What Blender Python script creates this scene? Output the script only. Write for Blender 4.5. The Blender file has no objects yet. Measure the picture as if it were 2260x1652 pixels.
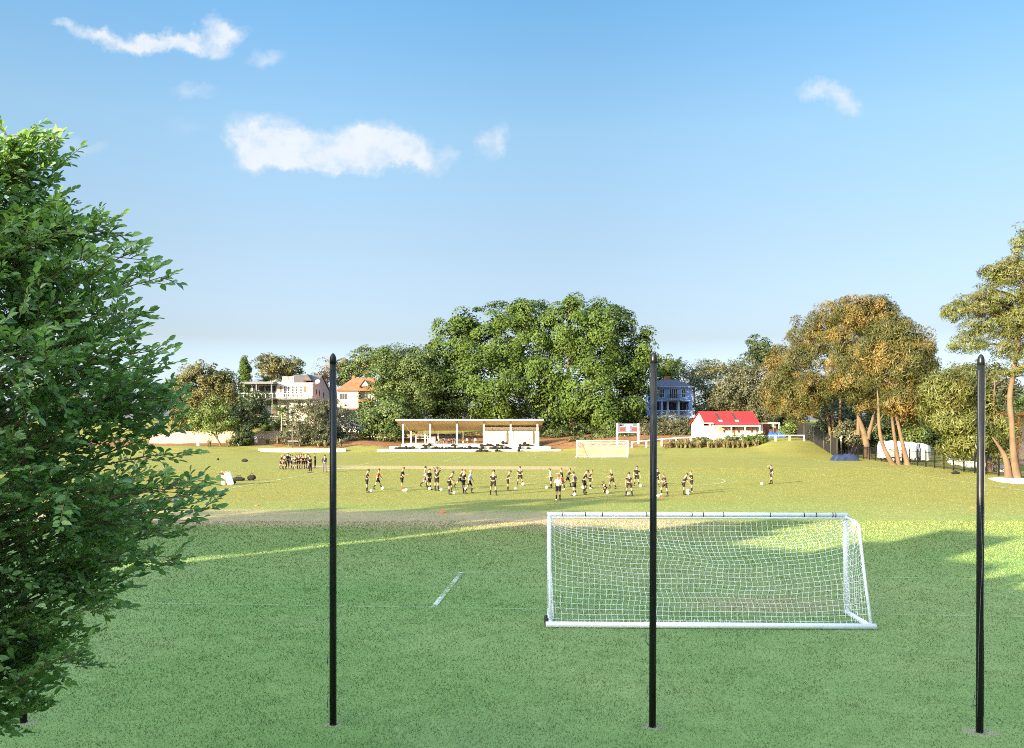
import bpy, bmesh, math, random
import numpy as np
from mathutils import Vector, Matrix, Euler

R = math.radians
S = bpy.context.scene
COL = S.collection
random.seed(11)
rng = np.random.default_rng(11)

# ------------------------------------------------------------------ survey of the place
# metres; camera stands at (0, 0, 4.66) on a first-floor balcony and looks along +Y over a flat field
F, CX, HY, HC = 2000.0, 1130.0, 939.0, 4.66


def at(px, py, d):
    return Vector(((px - CX) / F * d, d, HC - (py - HY) / F * d))


def xat(px, d):
    return (px - CX) / F * d


def flat(px, py):
    return at(px, py, HC * F / (py - HY))


ROWS = [
    (132, [(0, 0), (2600, 0)]),
    (141, [(0, .25), (300, .35), (450, .3), (600, 0), (1180, 0.05), (1300, .15), (1400, .45), (1690, .5), (1750, 1.0), (1800, .9), (1900, .35), (2000, 0), (2600, 0)]),
    (149.5, [(0, .8), (300, 1.0), (400, 1.1), (520, .75), (600, .2), (830, .2), (1238, .3), (1300, .8), (1400, 1.2), (1465, .85), (1660, .9), (1700, 2.0), (1780, 2.1), (1850, 1.2), (1950, .4), (2050, 0), (2600, 0)]),
    (153, [(0, 1.0), (300, 1.15), (400, 1.2), (560, 1.0), (770, .9), (850, .75), (900, .6), (1190, .7), (1260, 1.0), (1320, 1.6), (1400, 1.8), (1465, 1.7), (1560, 2.0), (1660, 2.1), (1700, 2.3), (1780, 2.35), (1850, 1.5), (1950, .6), (2050, 0), (2600, 0)]),
    (160, [(0, 1.1), (400, 1.2), (560, 1.4), (700, 1.6), (800, 1.9), (880, 1.3), (1190, 1.3), (1260, 2.0), (1400, 2.5), (1500, 2.5), (1700, 2.7), (1800, 2.6), (1850, 2.0), (1950, .9), (2050, .2), (2600, .1)]),
    (180, [(0, 2.4), (400, 2.6), (700, 3.0), (880, 2.2), (1200, 2.2), (1400, 3.8), (1700, 3.6), (1850, 2.5), (2000, .9), (2600, .5)]),
    (230, [(0, 5.0), (500, 5.6), (800, 6.2), (1200, 5.0), (1500, 5.6), (1800, 4.4), (2000, 2.5), (2600, 2.0)]),
    (320, [(0, 7.5), (2600, 6.0)]),
    (900, [(0, 9.0), (2600, 9.0)]),
    (2600, [(0, 9.0), (2600, 9.0)]),
]
_RD = np.array([r[0] for r in ROWS], float)


def _gz1(x, d):
    x = np.asarray(x, float)
    d = np.asarray(d, float)
    dd = np.clip(d, 1.0, 2599.0)
    px = CX + x / dd * F
    zs = np.stack([np.interp(px, [a for a, _ in r[1]], [b for _, b in r[1]]) for r in ROWS])
    i = np.clip(np.searchsorted(_RD, dd, side='right') - 1, 0, len(ROWS) - 2)
    t = np.clip((dd - _RD[i]) / (_RD[i + 1] - _RD[i]), 0, 1)
    ii = np.indices(i.shape)
    z0 = np.take_along_axis(zs, i[None], 0)[0]
    z1 = np.take_along_axis(zs, i[None] + 1, 0)[0]
    return np.where(d < 132, 0.0, z0 + (z1 - z0) * t)


def gzv(x, d):
    z = 0
    for ox, od in ((0, 0), (1.4, 0), (-1.4, 0), (0, 1.4), (0, -1.4)):
        z = z + _gz1(np.asarray(x, float) + ox, np.asarray(d, float) + od)
    return z / 5.0


def gz(x, d):
    return float(gzv(np.array([x]), np.array([d]))[0])


def on(px, d):
    x = xat(px, d)
    return Vector((x, d, gz(x, d)))


def ground_at(px, py, lo=20.0, hi=260.0):
    """where the line of sight to a spot of the picture meets the terrain"""
    ds = np.arange(lo, hi, 0.25)
    xs = (px - CX) / F * ds
    zr = HC - (py - HY) / F * ds
    hit = np.nonzero(zr <= gzv(xs, ds))[0]
    d = ds[hit[0]] if len(hit) else hi
    x = (px - CX) / F * d
    return Vector((x, d, gz(x, d)))


# ------------------------------------------------------------------ materials
def _n(nt, t, **k):
    n = nt.nodes.new(t)
    for a, b in k.items():
        setattr(n, a, b)
    return n


def ramp(nt, stops, fac=None, interp='LINEAR'):
    r = _n(nt, 'ShaderNodeValToRGB')
    r.color_ramp.interpolation = interp
    e = r.color_ramp.elements
    while len(e) < len(stops):
        e.new(0.5)
    for el, (p, c) in zip(e, stops):
        el.position = p
        el.color = (*c, 1) if len(c) == 3 else c
    if fac is not None:
        nt.links.new(fac, r.inputs[0])
    return r.outputs[0]


def math_n(nt, op, a, b=None, clamp=False):
    m = _n(nt, 'ShaderNodeMath', operation=op)
    m.use_clamp = clamp
    for i, v in enumerate((a, b)):
        if v is None:
            continue
        if isinstance(v, (int, float)):
            m.inputs[i].default_value = v
        else:
            nt.links.new(v, m.inputs[i])
    return m.outputs[0]


def mixc(nt, fac, a, b, mode='MIX'):
    m = _n(nt, 'ShaderNodeMix', data_type='RGBA', blend_type=mode)
    for sock, v in ((m.inputs[0], fac), (m.inputs[6], a), (m.inputs[7], b)):
        if isinstance(v, (int, float)):
            sock.default_value = v
        elif isinstance(v, tuple):
            sock.default_value = (*v, 1)
        else:
            nt.links.new(v, sock)
    return m.outputs[2]


def noise(nt, vec, scale, detail=3.0, rough=.55):
    t = _n(nt, 'ShaderNodeTexNoise')
    t.inputs['Scale'].default_value = scale
    t.inputs['Detail'].default_value = detail
    t.inputs['Roughness'].default_value = rough
    if vec is not None:
        nt.links.new(vec, t.inputs['Vector'])
    return t.outputs['Fac']


def mat(name, col, rough=.7, var=.18, scale=2.0, bump=0.0, metal=0.0, spec=.35, stain=None, stain_amt=.35, brick=None):
    m = bpy.data.materials.new(name)
    m.use_nodes = True
    nt = m.node_tree
    p = nt.nodes['Principled BSDF']
    tc = _n(nt, 'ShaderNodeTexCoord')
    f = noise(nt, tc.outputs['Object'], scale, 5.0, .6)
    lo = tuple(c * (1 - var) for c in col)
    hi = tuple(min(1, c * (1 + var)) for c in col)
    c = ramp(nt, [(.3, lo), (.7, hi)], f)
    if brick:
        b = _n(nt, 'ShaderNodeTexBrick')
        b.inputs['Scale'].default_value = brick[0]
        b.inputs['Color1'].default_value = (*lo, 1)
        b.inputs['Color2'].default_value = (*hi, 1)
        b.inputs['Mortar'].default_value = (*brick[1], 1)
        nt.links.new(tc.outputs['Object'], b.inputs['Vector'])
        c = mixc(nt, .35, b.outputs['Color'], c)
    if stain:
        s = noise(nt, tc.outputs['Object'], scale * .45, 6.0, .7)
        sf = ramp(nt, [(.5, (0, 0, 0)), (.72, (stain_amt,) * 3)], s)
        c = mixc(nt, sf, c, stain)
    nt.links.new(c, p.inputs['Base Color'])
    p.inputs['Roughness'].default_value = rough
    p.inputs['Metallic'].default_value = metal
    p.inputs['Specular IOR Level'].default_value = spec
    if bump:
        b = _n(nt, 'ShaderNodeBump')
        b.inputs['Strength'].default_value = bump
        b.inputs['Distance'].default_value = .03
        nt.links.new(noise(nt, tc.outputs['Object'], scale * 8, 4.0, .6), b.inputs['Height'])
        nt.links.new(b.outputs[0], p.inputs['Normal'])
    return m


def leaf_mat(name, stops, big=None, big_scale=.12, trans=.25, rough=.5, spec=.3, big_lo=.45, big_hi=.62):
    """leaves: each leaf its own tint, whole sprays drifting between two tints"""
    m = bpy.data.materials.new(name)
    m.use_nodes = True
    nt = m.node_tree
    p = nt.nodes['Principled BSDF']
    out = nt.nodes['Material Output']
    g = _n(nt, 'ShaderNodeNewGeometry')
    k = len(stops) - 1
    c = ramp(nt, [(i / k, s) for i, s in enumerate(stops)], g.outputs['Random Per Island'])
    if big:
        tc = _n(nt, 'ShaderNodeTexCoord')
        f = ramp(nt, [(big_lo, (0, 0, 0)), (big_hi, (1, 1, 1))], noise(nt, tc.outputs['Object'], big_scale, 3.0, .6))
        c2 = ramp(nt, [(i / (len(big) - 1), s) for i, s in enumerate(big)], g.outputs['Random Per Island'])
        c = mixc(nt, f, c, c2)
    nt.links.new(c, p.inputs['Base Color'])
    p.inputs['Roughness'].default_value = rough
    p.inputs['Specular IOR Level'].default_value = spec
    if trans:
        t = _n(nt, 'ShaderNodeBsdfTranslucent')
        tcol = mixc(nt, 1.0, c, (1.0, 1.05, .55), 'MULTIPLY')
        nt.links.new(tcol, t.inputs['Color'])
        x = _n(nt, 'ShaderNodeMixShader')
        x.inputs[0].default_value = trans
        nt.links.new(p.outputs[0], x.inputs[1])
        nt.links.new(t.outputs[0], x.inputs[2])
        nt.links.new(x.outputs[0], out.inputs['Surface'])
    return m


# ------------------------------------------------------------------ objects
def tag(o, label=None, cat=None, group=None, kind=None):
    if label:
        o['label'] = label
    if cat:
        o['category'] = cat
    if group:
        o['group'] = group
    if kind:
        o['kind'] = kind
    return o


def thing(name, loc, label, cat, group=None, rz=0.0):
    o = bpy.data.objects.new(name, None)
    o.empty_display_size = .2
    COL.objects.link(o)
    o.location = loc
    o.rotation_euler = (0, 0, rz)
    return tag(o, label, cat, group)


def link(name, me, parent=None, loc=(0, 0, 0)):
    o = bpy.data.objects.new(name, me)
    COL.objects.link(o)
    o.location = loc
    if parent is not None:
        o.parent = parent
    return o


def copy_tree(o, parent=None):
    c = o.copy()
    COL.objects.link(c)
    if parent is not None:
        c.parent = parent
    for ch in list(o.children):
        copy_tree(ch, c)
    return c


def np_mesh(name, V, Q, mats, smooth=False, mi=None):
    """mesh of equal-sided polygons from arrays"""
    V = np.asarray(V, np.float32)
    Q = np.asarray(Q, np.int32)
    k = Q.shape[1]
    me = bpy.data.meshes.new(name)
    me.vertices.add(len(V))
    me.vertices.foreach_set('co', V.ravel())
    me.loops.add(Q.size)
    me.loops.foreach_set('vertex_index', Q.ravel())
    me.polygons.add(len(Q))
    me.polygons.foreach_set('loop_start', np.arange(0, Q.size, k, dtype=np.int32))
    me.polygons.foreach_set('loop_total', np.full(len(Q), k, np.int32))
    if mi is not None:
        me.polygons.foreach_set('material_index', np.asarray(mi, np.int32))
    if smooth:
        me.polygons.foreach_set('use_smooth', np.ones(len(Q), bool))
    for m in (mats if isinstance(mats, (list, tuple)) else [mats]):
        me.materials.append(m)
    me.update(calc_edges=True)
    return me


class MB:
    """collects simple shapes into one mesh"""

    def __init__(s):
        s.v, s.f, s.sm = [], [], []

    def add(s, vs, fs, smooth=False):
        b = len(s.v)
        s.v += [tuple(v) for v in vs]
        s.f += [tuple(i + b for i in f) for f in fs]
        s.sm += [smooth] * len(fs)
        return s

    def box(s, lo, hi, rz=0.0, bevel=0.0, pivot=None):
        x0, y0, z0 = lo
        x1, y1, z1 = hi
        if bevel:
            b = min(bevel, (x1 - x0) * .45, (y1 - y0) * .45, (z1 - z0) * .45)
            bm = bmesh.new()
            bmesh.ops.create_cube(bm, size=1)
            for v in bm.verts:
                v.co = Vector((x0 + (v.co.x + .5) * (x1 - x0), y0 + (v.co.y + .5) * (y1 - y0), z0 + (v.co.z + .5) * (z1 - z0)))
            bmesh.ops.bevel(bm, geom=bm.edges[:] + bm.verts[:], offset=b, segments=2, affect='EDGES', profile=.6)
            bm.verts.index_update()
            vs = [v.co.copy() for v in bm.verts]
            fs = [[v.index for v in f.verts] for f in bm.faces]
            bm.free()
        else:
            vs = [(x, y, z) for z in (z0, z1) for y in (y0, y1) for x in (x0, x1)]
            fs = [(0, 2, 3, 1), (4, 5, 7, 6), (0, 1, 5, 4), (2, 6, 7, 3), (0, 4, 6, 2), (1, 3, 7, 5)]
        if rz:
            pv = Vector(pivot) if pivot is not None else Vector(((x0 + x1) / 2, (y0 + y1) / 2, 0))
            M = Matrix.Translation(pv) @ Matrix.Rotation(rz, 4, 'Z') @ Matrix.Translation(-pv)
            vs = [M @ Vector(v) for v in vs]
        return s.add(vs, fs)

    def tube(s, pts, rad, n=8, cap=True, smooth=True):
        pts = [Vector(p) for p in pts]
        if isinstance(rad, (int, float)):
            rad = [rad] * len(pts)
        vs, fs = [], []
        prev = None
        for i, p in enumerate(pts):
            d = (pts[min(i + 1, len(pts) - 1)] - pts[max(i - 1, 0)])
            d = d.normalized() if d.length > 1e-9 else Vector((0, 0, 1))
            if prev is None:
                a = Vector((1, 0, 0)) if abs(d.x) < .9 else Vector((0, 1, 0))
                u = (a - d * a.dot(d)).normalized()
            else:
                u = (prev - d * prev.dot(d))
                u = u.normalized() if u.length > 1e-6 else d.orthogonal().normalized()
            prev = u
            w = d.cross(u)
            for k in range(n):
                t = 2 * math.pi * k / n
                vs.append(p + (u * math.cos(t) + w * math.sin(t)) * rad[i])
        for i in range(len(pts) - 1):
            for k in range(n):
                fs.append((i * n + k, i * n + (k + 1) % n, (i + 1) * n + (k + 1) % n, (i + 1) * n + k))
        b = len(s.v)
        s.add(vs, fs, smooth)
        if cap:
            s.add([], [])
            s.f += [tuple(b + k for k in reversed(range(n))), tuple(b + (len(pts) - 1) * n + k for k in range(n))]
            s.sm += [False, False]
        return s

    def lathe(s, prof, n=16, c=(0, 0, 0), smooth=True):
        cx, cy, cz = c
        vs, fs = [], []
        for r, z in prof:
            for k in range(n):
                t = 2 * math.pi * k / n
                vs.append((cx + r * math.cos(t), cy + r * math.sin(t), cz + z))
        for i in range(len(prof) - 1):
            for k in range(n):
                fs.append((i * n + k, i * n + (k + 1) % n, (i + 1) * n + (k + 1) % n, (i + 1) * n + k))
        return s.add(vs, fs, smooth)

    def prism(s, poly, h0, h1, axis='z'):
        """polygon (ccw) extruded along an axis: z: (x,y); y: (x,z) from y=h0 to h1; x: (y,z)"""
        n = len(poly)

        def P(a, b, h):
            return {'z': (a, b, h), 'y': (a, h, b), 'x': (h, a, b)}[axis]
        vs = [P(a, b, h0) for a, b in poly] + [P(a, b, h1) for a, b in poly]
        fs = [tuple(range(n)), tuple(range(2 * n - 1, n - 1, -1))]
        fs += [(i, i + n, (i + 1) % n + n, (i + 1) % n) for i in range(n)]
        return s.add(vs, fs)

    def sphere(s, c, r, n=10, m=7, sq=(1, 1, 1), smooth=True):
        vs, fs = [], []
        for i in range(m + 1):
            a = math.pi * i / m
            for k in range(n):
                t = 2 * math.pi * k / n
                vs.append((c[0] + r * sq[0] * math.sin(a) * math.cos(t), c[1] + r * sq[1] * math.sin(a) * math.sin(t), c[2] + r * sq[2] * math.cos(a)))
        for i in range(m):
            for k in range(n):
                fs.append((i * n + k, (i + 1) * n + k, (i + 1) * n + (k + 1) % n, i * n + (k + 1) % n))
        return s.add(vs, fs, smooth)

    def mesh(s, name, m, off=(0, 0, 0)):
        me = bpy.data.meshes.new(name)
        ox, oy, oz = off
        me.from_pydata([(x - ox, y - oy, z - oz) for x, y, z in s.v], [], s.f)
        me.polygons.foreach_set('use_smooth', s.sm)
        bm = bmesh.new()
        bm.from_mesh(me)
        bmesh.ops.recalc_face_normals(bm, faces=bm.faces)
        bm.to_mesh(me)
        bm.free()
        for q in (m if isinstance(m, (list, tuple)) else [m]):
            me.materials.append(q)
        me.update()
        return me

    def build(s, name, m, parent=None, off=None, loc=(0, 0, 0)):
        """world-coordinate shapes: with a parent Empty that is not turned, off = its place"""
        if off is None:
            off = tuple(parent.location) if parent is not None and s_world[0] else (0, 0, 0)
        return link(name, s.mesh(name, m, off), parent, loc)


s_world = [False]      # when True, MB.build subtracts the parent's place (shapes given in world metres)


# ------------------------------------------------------------------ colours that are used everywhere
M = dict(
    white=mat('white_paint', (.62, .62, .60), .45, .05, 1.5, stain=(.55, .53, .48), stain_amt=.25),
    goalwhite=mat('goal_white', (.82, .84, .88), .35, .04, 2.0, stain=(.5, .52, .5), stain_amt=.3, spec=.5),
    cord=mat('net_cord', (.85, .87, .88), .8, .05, 4.0),
    black=mat('black_steel', (.008, .0085, .010), .36, .3, 3.0, spec=.32, stain=(.05, .045, .04), stain_amt=.25),
    rubber=mat('black_rubber', (.015, .015, .016), .7, .2, 6.0),
    bark=mat('bark_brown', (.20, .14, .09), .9, .35, 1.2, bump=.6),
    palebark=mat('bark_pale', (.112, .076, .048), .9, .3, .8, bump=.6, stain=(.16, .11, .07), stain_amt=.5),
    greybark=mat('bark_grey', (.26, .235, .20), .9, .3, .8, bump=.5, stain=(.14, .12, .1), stain_amt=.5),
    glass=mat('window_glass', (.03, .035, .045), .1, .3, .5, spec=.7),
    darkrec=mat('dark_interior', (.02, .02, .022), .8, .3, 1.0),
    concrete=mat('white_concrete', (.50, .48, .43), .85, .1, .8, stain=(.30, .27, .21), stain_amt=.45, bump=.2),
    cream=mat('cream_render', (.36, .31, .225), .9, .12, .5, stain=(.24, .2, .14), stain_amt=.4, bump=.2),
    blackfab=mat('black_cloth', (.008, .008, .010), .9, .35, 5.0),
    steel=mat('painted_steel', (.30, .31, .33), .5, .1, 2.0),
    wood=mat('brown_timber', (.16, .09, .05), .8, .3, 3.0),
)
# ------------------------------------------------------------------ the ground
def inside(poly, x, y):
    x = np.asarray(x)
    y = np.asarray(y)
    r = np.zeros(x.shape, bool)
    n = len(poly)
    for i in range(n):
        x0, y0 = poly[i]
        x1, y1 = poly[(i + 1) % n]
        c = ((y0 > y) != (y1 > y)) & (x < (x1 - x0) * (y - y0) / ((y1 - y0) or 1e-9) + x0)
        r ^= c
    return r


def pd(*pts):
    return [(xat(px, d), d) for px, d in pts]


SOIL = [
    pd((150, 153.5), (470, 154), (560, 156), (640, 153.2), (765, 153.2), (800, 156), (800, 171), (150, 171)),
    pd((770, 156), (885, 153.5), (885, 185), (770, 185)),
    pd((870, 162), (1200, 162), (1200, 190), (870, 190)),
    pd((1196, 153), (1240, 151.5), (1300, 150.6), (1392, 148), (1420, 151), (1462, 153), (1530, 157), (1530, 190), (1196, 190)),
    pd((1462, 149.6), (1655, 149.6), (1690, 152), (1690, 158), (1462, 156)),
    pd((1500, 157), (1800, 157), (1800, 200), (1500, 200)),
]


def build_ground():
    xs = np.unique(np.concatenate([np.arange(-1500, -150, 90), np.arange(-150, -76, 6), np.arange(-76, 76, .6), np.arange(76, 150, 6), np.arange(150, 1501, 90)]))
    ys = np.unique(np.concatenate([np.arange(-400, -60, 60), np.arange(-60, 132, 6), np.arange(132, 178, .5), np.arange(178, 240, 3), np.arange(240, 600, 30), np.arange(600, 2600, 200)]))
    X, Y = np.meshgrid(xs, ys)
    Z = gzv(X, Y)
    far = (Y > 132)
    Z = Z + far * (.05 * np.sin(X * 1.3 + Y * .7) * np.sin(Y * 1.1 - X * .4)) * np.clip((Y - 132) / 20, 0, 1)
    V = np.stack([X, Y, Z], -1).reshape(-1, 3)
    nx, ny = len(xs), len(ys)
    i = np.arange(nx - 1)[None] + nx * np.arange(ny - 1)[:, None]
    Q = np.stack([i, i + 1, i + 1 + nx, i + nx], -1).reshape(-1, 4)
    me = np_mesh('ground', V, Q, ground_mat(), smooth=True)
    soil = np.zeros(X.shape)
    jx = X + .5 * np.sin(Y * 2.1) + .3 * np.sin(X * 3.3)
    jy = Y + .35 * np.sin(X * 1.7) + .25 * np.sin(X * .6 + 1)
    for p in SOIL:
        soil = np.maximum(soil, inside(p, jx, jy))
    a = me.attributes.new('soil', 'FLOAT', 'POINT')
    a.data.foreach_set('value', soil.reshape(-1).astype(np.float32))
    return tag(link('ground', me), kind='structure')


def turf_nodes(nt):
    """colour of the turf as a function of the place on the field (worn, dry and lush areas)"""
    g = _n(nt, 'ShaderNodeNewGeometry')
    P = g.outputs['Position']
    sx = _n(nt, 'ShaderNodeSeparateXYZ')
    nt.links.new(P, sx.inputs[0])
    x, y = sx.outputs[0], sx.outputs[1]
    n1 = noise(nt, P, .045, 4, .6)
    n2 = noise(nt, P, .35, 4, .6)
    n3 = noise(nt, P, 2.2, 4, .65)
    mp = _n(nt, 'ShaderNodeMapping')
    mp.inputs['Scale'].default_value = (1.0, 2.2, 1.0)
    nt.links.new(P, mp.inputs[0])
    n4 = noise(nt, mp.outputs[0], 5.5, 5, .75)
    # dryness grows into the sunny middle of the field
    dry = math_n(nt, 'MULTIPLY', math_n(nt, 'SUBTRACT', y, 26.0), 1 / 34.0, True)
    dry = math_n(nt, 'ADD', dry, math_n(nt, 'MULTIPLY', math_n(nt, 'SUBTRACT', n1, .5), 1.1), True)
    lush = mixc(nt, n2, (.170, .252, .088), (.235, .312, .128))
    lush = mixc(nt, ramp(nt, [(.40, (.8,) * 3), (.60, (0,) * 3)], n1), lush, (.125, .225, .064))
    lush = mixc(nt, ramp(nt, [(.52, (0,) * 3), (.66, (.6,) * 3)], noise(nt, P, .13, 4, .6)), lush, (.215, .270, .115))
    dryc = mixc(nt, n2, (.160, .158, .035), (.225, .210, .060))
    c = mixc(nt, dry, lush, dryc)
    # mottling
    c = mixc(nt, ramp(nt, [(.38, (.35,) * 3), (.62, (0,) * 3)], n3), c, mixc(nt, .5, c, (.035, .075, .02)))
    c = mixc(nt, ramp(nt, [(.56, (0,) * 3), (.70, (.5,) * 3)], n4), c, (.30, .31, .13))
    c = mixc(nt, ramp(nt, [(.28, (.6,) * 3), (.42, (0,) * 3)], n4), c, (.055, .095, .030))

    def band(v, lo, hi, soft):
        a = math_n(nt, 'MULTIPLY', math_n(nt, 'SUBTRACT', v, lo), 1 / soft, True)
        b = math_n(nt, 'MULTIPLY', math_n(nt, 'SUBTRACT', hi, v), 1 / soft, True)
        return math_n(nt, 'MULTIPLY', a, b)
    q = math_n(nt, 'ADD', math_n(nt, 'MULTIPLY', x, .0748), math_n(nt, 'MULTIPLY', y, .9972))
    wob = math_n(nt, 'MULTIPLY', math_n(nt, 'SUBTRACT', n2, .5), 2.2)
    wx = math_n(nt, 'ADD', x, math_n(nt, 'MULTIPLY', wob, 2.0))
    q1 = math_n(nt, 'ADD', q, math_n(nt, 'MULTIPLY', wob, .5))
    s1 = math_n(nt, 'MULTIPLY', band(q1, 39.6, 49.8, 2.6), band(wx, -60, 11.5, 5.0))
    s1 = math_n(nt, 'MULTIPLY', s1, math_n(nt, 'ADD', .30, math_n(nt, 'MULTIPLY', n2, 1.1)))
    s2 = math_n(nt, 'MULTIPLY', band(q1, 95.0, 103.0, .8), band(wx, -26, 7.5, 2.0))
    worn = math_n(nt, 'MAXIMUM', s1, math_n(nt, 'MULTIPLY', s2, .8))

    def spot(cx, cy, rx, ry, amt):
        dx = math_n(nt, 'MULTIPLY', math_n(nt, 'SUBTRACT', x, cx), 1 / rx)
        dy = math_n(nt, 'MULTIPLY', math_n(nt, 'SUBTRACT', y, cy), 1 / ry)
        d = math_n(nt, 'ADD', math_n(nt, 'MULTIPLY', dx, dx), math_n(nt, 'MULTIPLY', dy, dy))
        d = math_n(nt, 'ADD', d, math_n(nt, 'MULTIPLY', math_n(nt, 'SUBTRACT', n3, .5), 1.6))
        return math_n(nt, 'MULTIPLY', math_n(nt, 'SUBTRACT', 1.0, d, True), amt)
    for a in ((6.6, 23.6, 3.0, 1.5, .55), (8.2, 37.5, 2.6, 2.2, .22), (6.0, 27.0, 6.0, 4.0, .18)):
        worn = math_n(nt, 'MAXIMUM', worn, spot(*a))
    straw = mixc(nt, n3, (.275, .205, .115), (.375, .30, .19))
    c = mixc(nt, math_n(nt, 'MULTIPLY', worn, math_n(nt, 'ADD', .70, math_n(nt, 'MULTIPLY', n4, .5)), True), c, straw)
    pole = None
    for px, d, r in ((52, 14.2, .24), (735, 14.1, .17), (1440, 14.0, .20), (2163, 13.75, .32)):
        sp = spot(xat(px, d), d, r, r * .8, 1.0)
        pole = sp if pole is None else math_n(nt, 'MAXIMUM', pole, sp)
    c = mixc(nt, math_n(nt, 'MULTIPLY', pole, .8), c, (.30, .27, .2))
    return c, n3, n4, P


def ground_mat():
    m = bpy.data.materials.new('turf')
    m.use_nodes = True
    nt = m.node_tree
    p = nt.nodes['Principled BSDF']
    c, n3, n4, P = turf_nodes(nt)
    at_ = _n(nt, 'ShaderNodeAttribute', attribute_name='soil')
    ns = noise(nt, P, 3.0, 5, .7)
    soilc = ramp(nt, [(.3, (.095, .042, .018)), (.5, (.18, .088, .04)), (.68, (.27, .175, .10))], ns)
    sm = math_n(nt, 'ADD', at_.outputs['Fac'], math_n(nt, 'MULTIPLY', math_n(nt, 'SUBTRACT', ns, .5), .9))
    sm = ramp(nt, [(.42, (0,) * 3), (.56, (1,) * 3)], sm)
    c = mixc(nt, sm, c, soilc)
    nt.links.new(c, p.inputs['Base Color'])
    p.inputs['Roughness'].default_value = .95
    p.inputs['Specular IOR Level'].default_value = .1
    b = _n(nt, 'ShaderNodeBump')
    b.inputs['Strength'].default_value = .55
    b.inputs['Distance'].default_value = .06
    nt.links.new(math_n(nt, 'ADD', math_n(nt, 'MULTIPLY', n4, .7), n3), b.inputs['Height'])
    nt.links.new(b.outputs[0], p.inputs['Normal'])
    return m


def blade_mat():
    m = bpy.data.materials.new('grass_blades')
    m.use_nodes = True
    nt = m.node_tree
    p = nt.nodes['Principled BSDF']
    c, n3, n4, P = turf_nodes(nt)
    g = _n(nt, 'ShaderNodeNewGeometry')
    r = ramp(nt, [(0, (.86,) * 3), (1, (1.16,) * 3)], g.outputs['Random Per Island'])
    c = mixc(nt, 1.0, c, r, 'MULTIPLY')
    nt.links.new(c, p.inputs['Base Color'])
    p.inputs['Roughness'].default_value = .6
    p.inputs['Specular IOR Level'].default_value = .25
    return m


def build_grass(n=330000):
    """mown blades where the field is near enough for them to show"""
    d0, d1 = 10.5, 44.0
    # even in the picture: density falls with distance
    u = rng.random(n)
    D = d0 * (d1 / d0) ** (u ** .9)
    X = (rng.random(n) * 2 - 1) * (.60 * D + .5)
    h = (.014 + .022 * rng.random(n)) * (1 + (D - d0) / 40)
    w = .0045 * (1 + (D - d0) / 9) * (.7 + .6 * rng.random(n))
    a = rng.random(n) * 2 * math.pi
    clump = np.sin(X * 3.1 + np.sin(D * 2.3) * 1.5) * np.sin(D * 3.7 + np.sin(X * 1.9))
    h = h * (1 + .35 * clump)
    lean = 1.5 * rng.random(n) * h
    la = rng.random(n) * 2 * math.pi
    bx, by = np.cos(a) * w, np.sin(a) * w
    z0 = np.full(n, -.004)
    V = np.stack([np.stack([X - bx, D - by, z0], -1), np.stack([X + bx, D + by, z0], -1),
                  np.stack([X + np.cos(la) * lean, D + np.sin(la) * lean, h], -1)], 1).reshape(-1, 3)
    # farther out: coarser tufts, only a pixel or so high
    n2 = 170000
    D2 = 40 + 60 * rng.random(n2) ** 1.5
    X2 = (rng.random(n2) * 2 - 1) * (.60 * D2 + 1)
    keep = np.ones(n2, bool)
    for p_ in SOIL:
        keep &= ~inside(p_, X2, D2)
    keep &= ~((D2 > 148.3) & (X2 > -42) & (X2 < 9))
    X2, D2 = X2[keep], D2[keep]
    n2 = len(X2)
    h2 = (.008 + .011 * rng.random(n2)) * (1 + (D2 - 40) / 140)
    w2 = (.014 + .018 * rng.random(n2)) * (D2 / 40) ** .8
    a2 = rng.random(n2) * math.pi
    z2 = gzv(X2, D2) - .004
    l2 = (rng.random((n2, 2)) - .5) * h2[:, None] * 3.0
    V2 = np.stack([np.stack([X2 - np.cos(a2) * w2, D2 - np.sin(a2) * w2, z2], -1), np.stack([X2 + np.cos(a2) * w2, D2 + np.sin(a2) * w2, z2], -1),
                   np.stack([X2 + l2[:, 0], D2 + l2[:, 1], z2 + h2], -1)], 1).reshape(-1, 3)
    V = np.concatenate([V, V2])
    Q = np.arange(3 * (n + n2)).reshape(-1, 3)
    return tag(link('grass', np_mesh('grass', V, Q, blade_mat())), kind='stuff')


# ------------------------------------------------------------------ white lines on the turf
TA = .0748                                   # the pitch is turned a little against the line of sight
GC = Vector((4.58, 22.55, 0))                # middle of the near goal line
AX, CR = Vector((TA, 1, 0)).normalized(), Vector((1, -TA, 0)).normalized()


def fp(c, a):
    return GC + CR * c + AX * a


def line_mat(name, amt):
    m = bpy.data.materials.new(name)
    m.use_nodes = True
    nt = m.node_tree
    p = nt.nodes['Principled BSDF']
    out = nt.nodes['Material Output']
    g = _n(nt, 'ShaderNodeNewGeometry')
    f = noise(nt, g.outputs['Position'], 9.0, 4, .7)
    f2 = noise(nt, g.outputs['Position'], .9, 3, .6)
    k = math_n(nt, 'ADD', math_n(nt, 'MULTIPLY', f, .6), math_n(nt, 'MULTIPLY', f2, .6))
    a = ramp(nt, [(.5, (0,) * 3), (.75, (amt,) * 3)], k)
    p.inputs['Base Color'].default_value = (.62, .66, .58, 1)
    p.inputs['Roughness'].default_value = .9
    t = _n(nt, 'ShaderNodeBsdfTransparent')
    x = _n(nt, 'ShaderNodeMixShader')
    nt.links.new(a, x.inputs[0])
    nt.links.new(t.outputs[0], x.inputs[1])
    nt.links.new(p.outputs[0], x.inputs[2])
    nt.links.new(x.outputs[0], out.inputs['Surface'])
    return m


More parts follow.
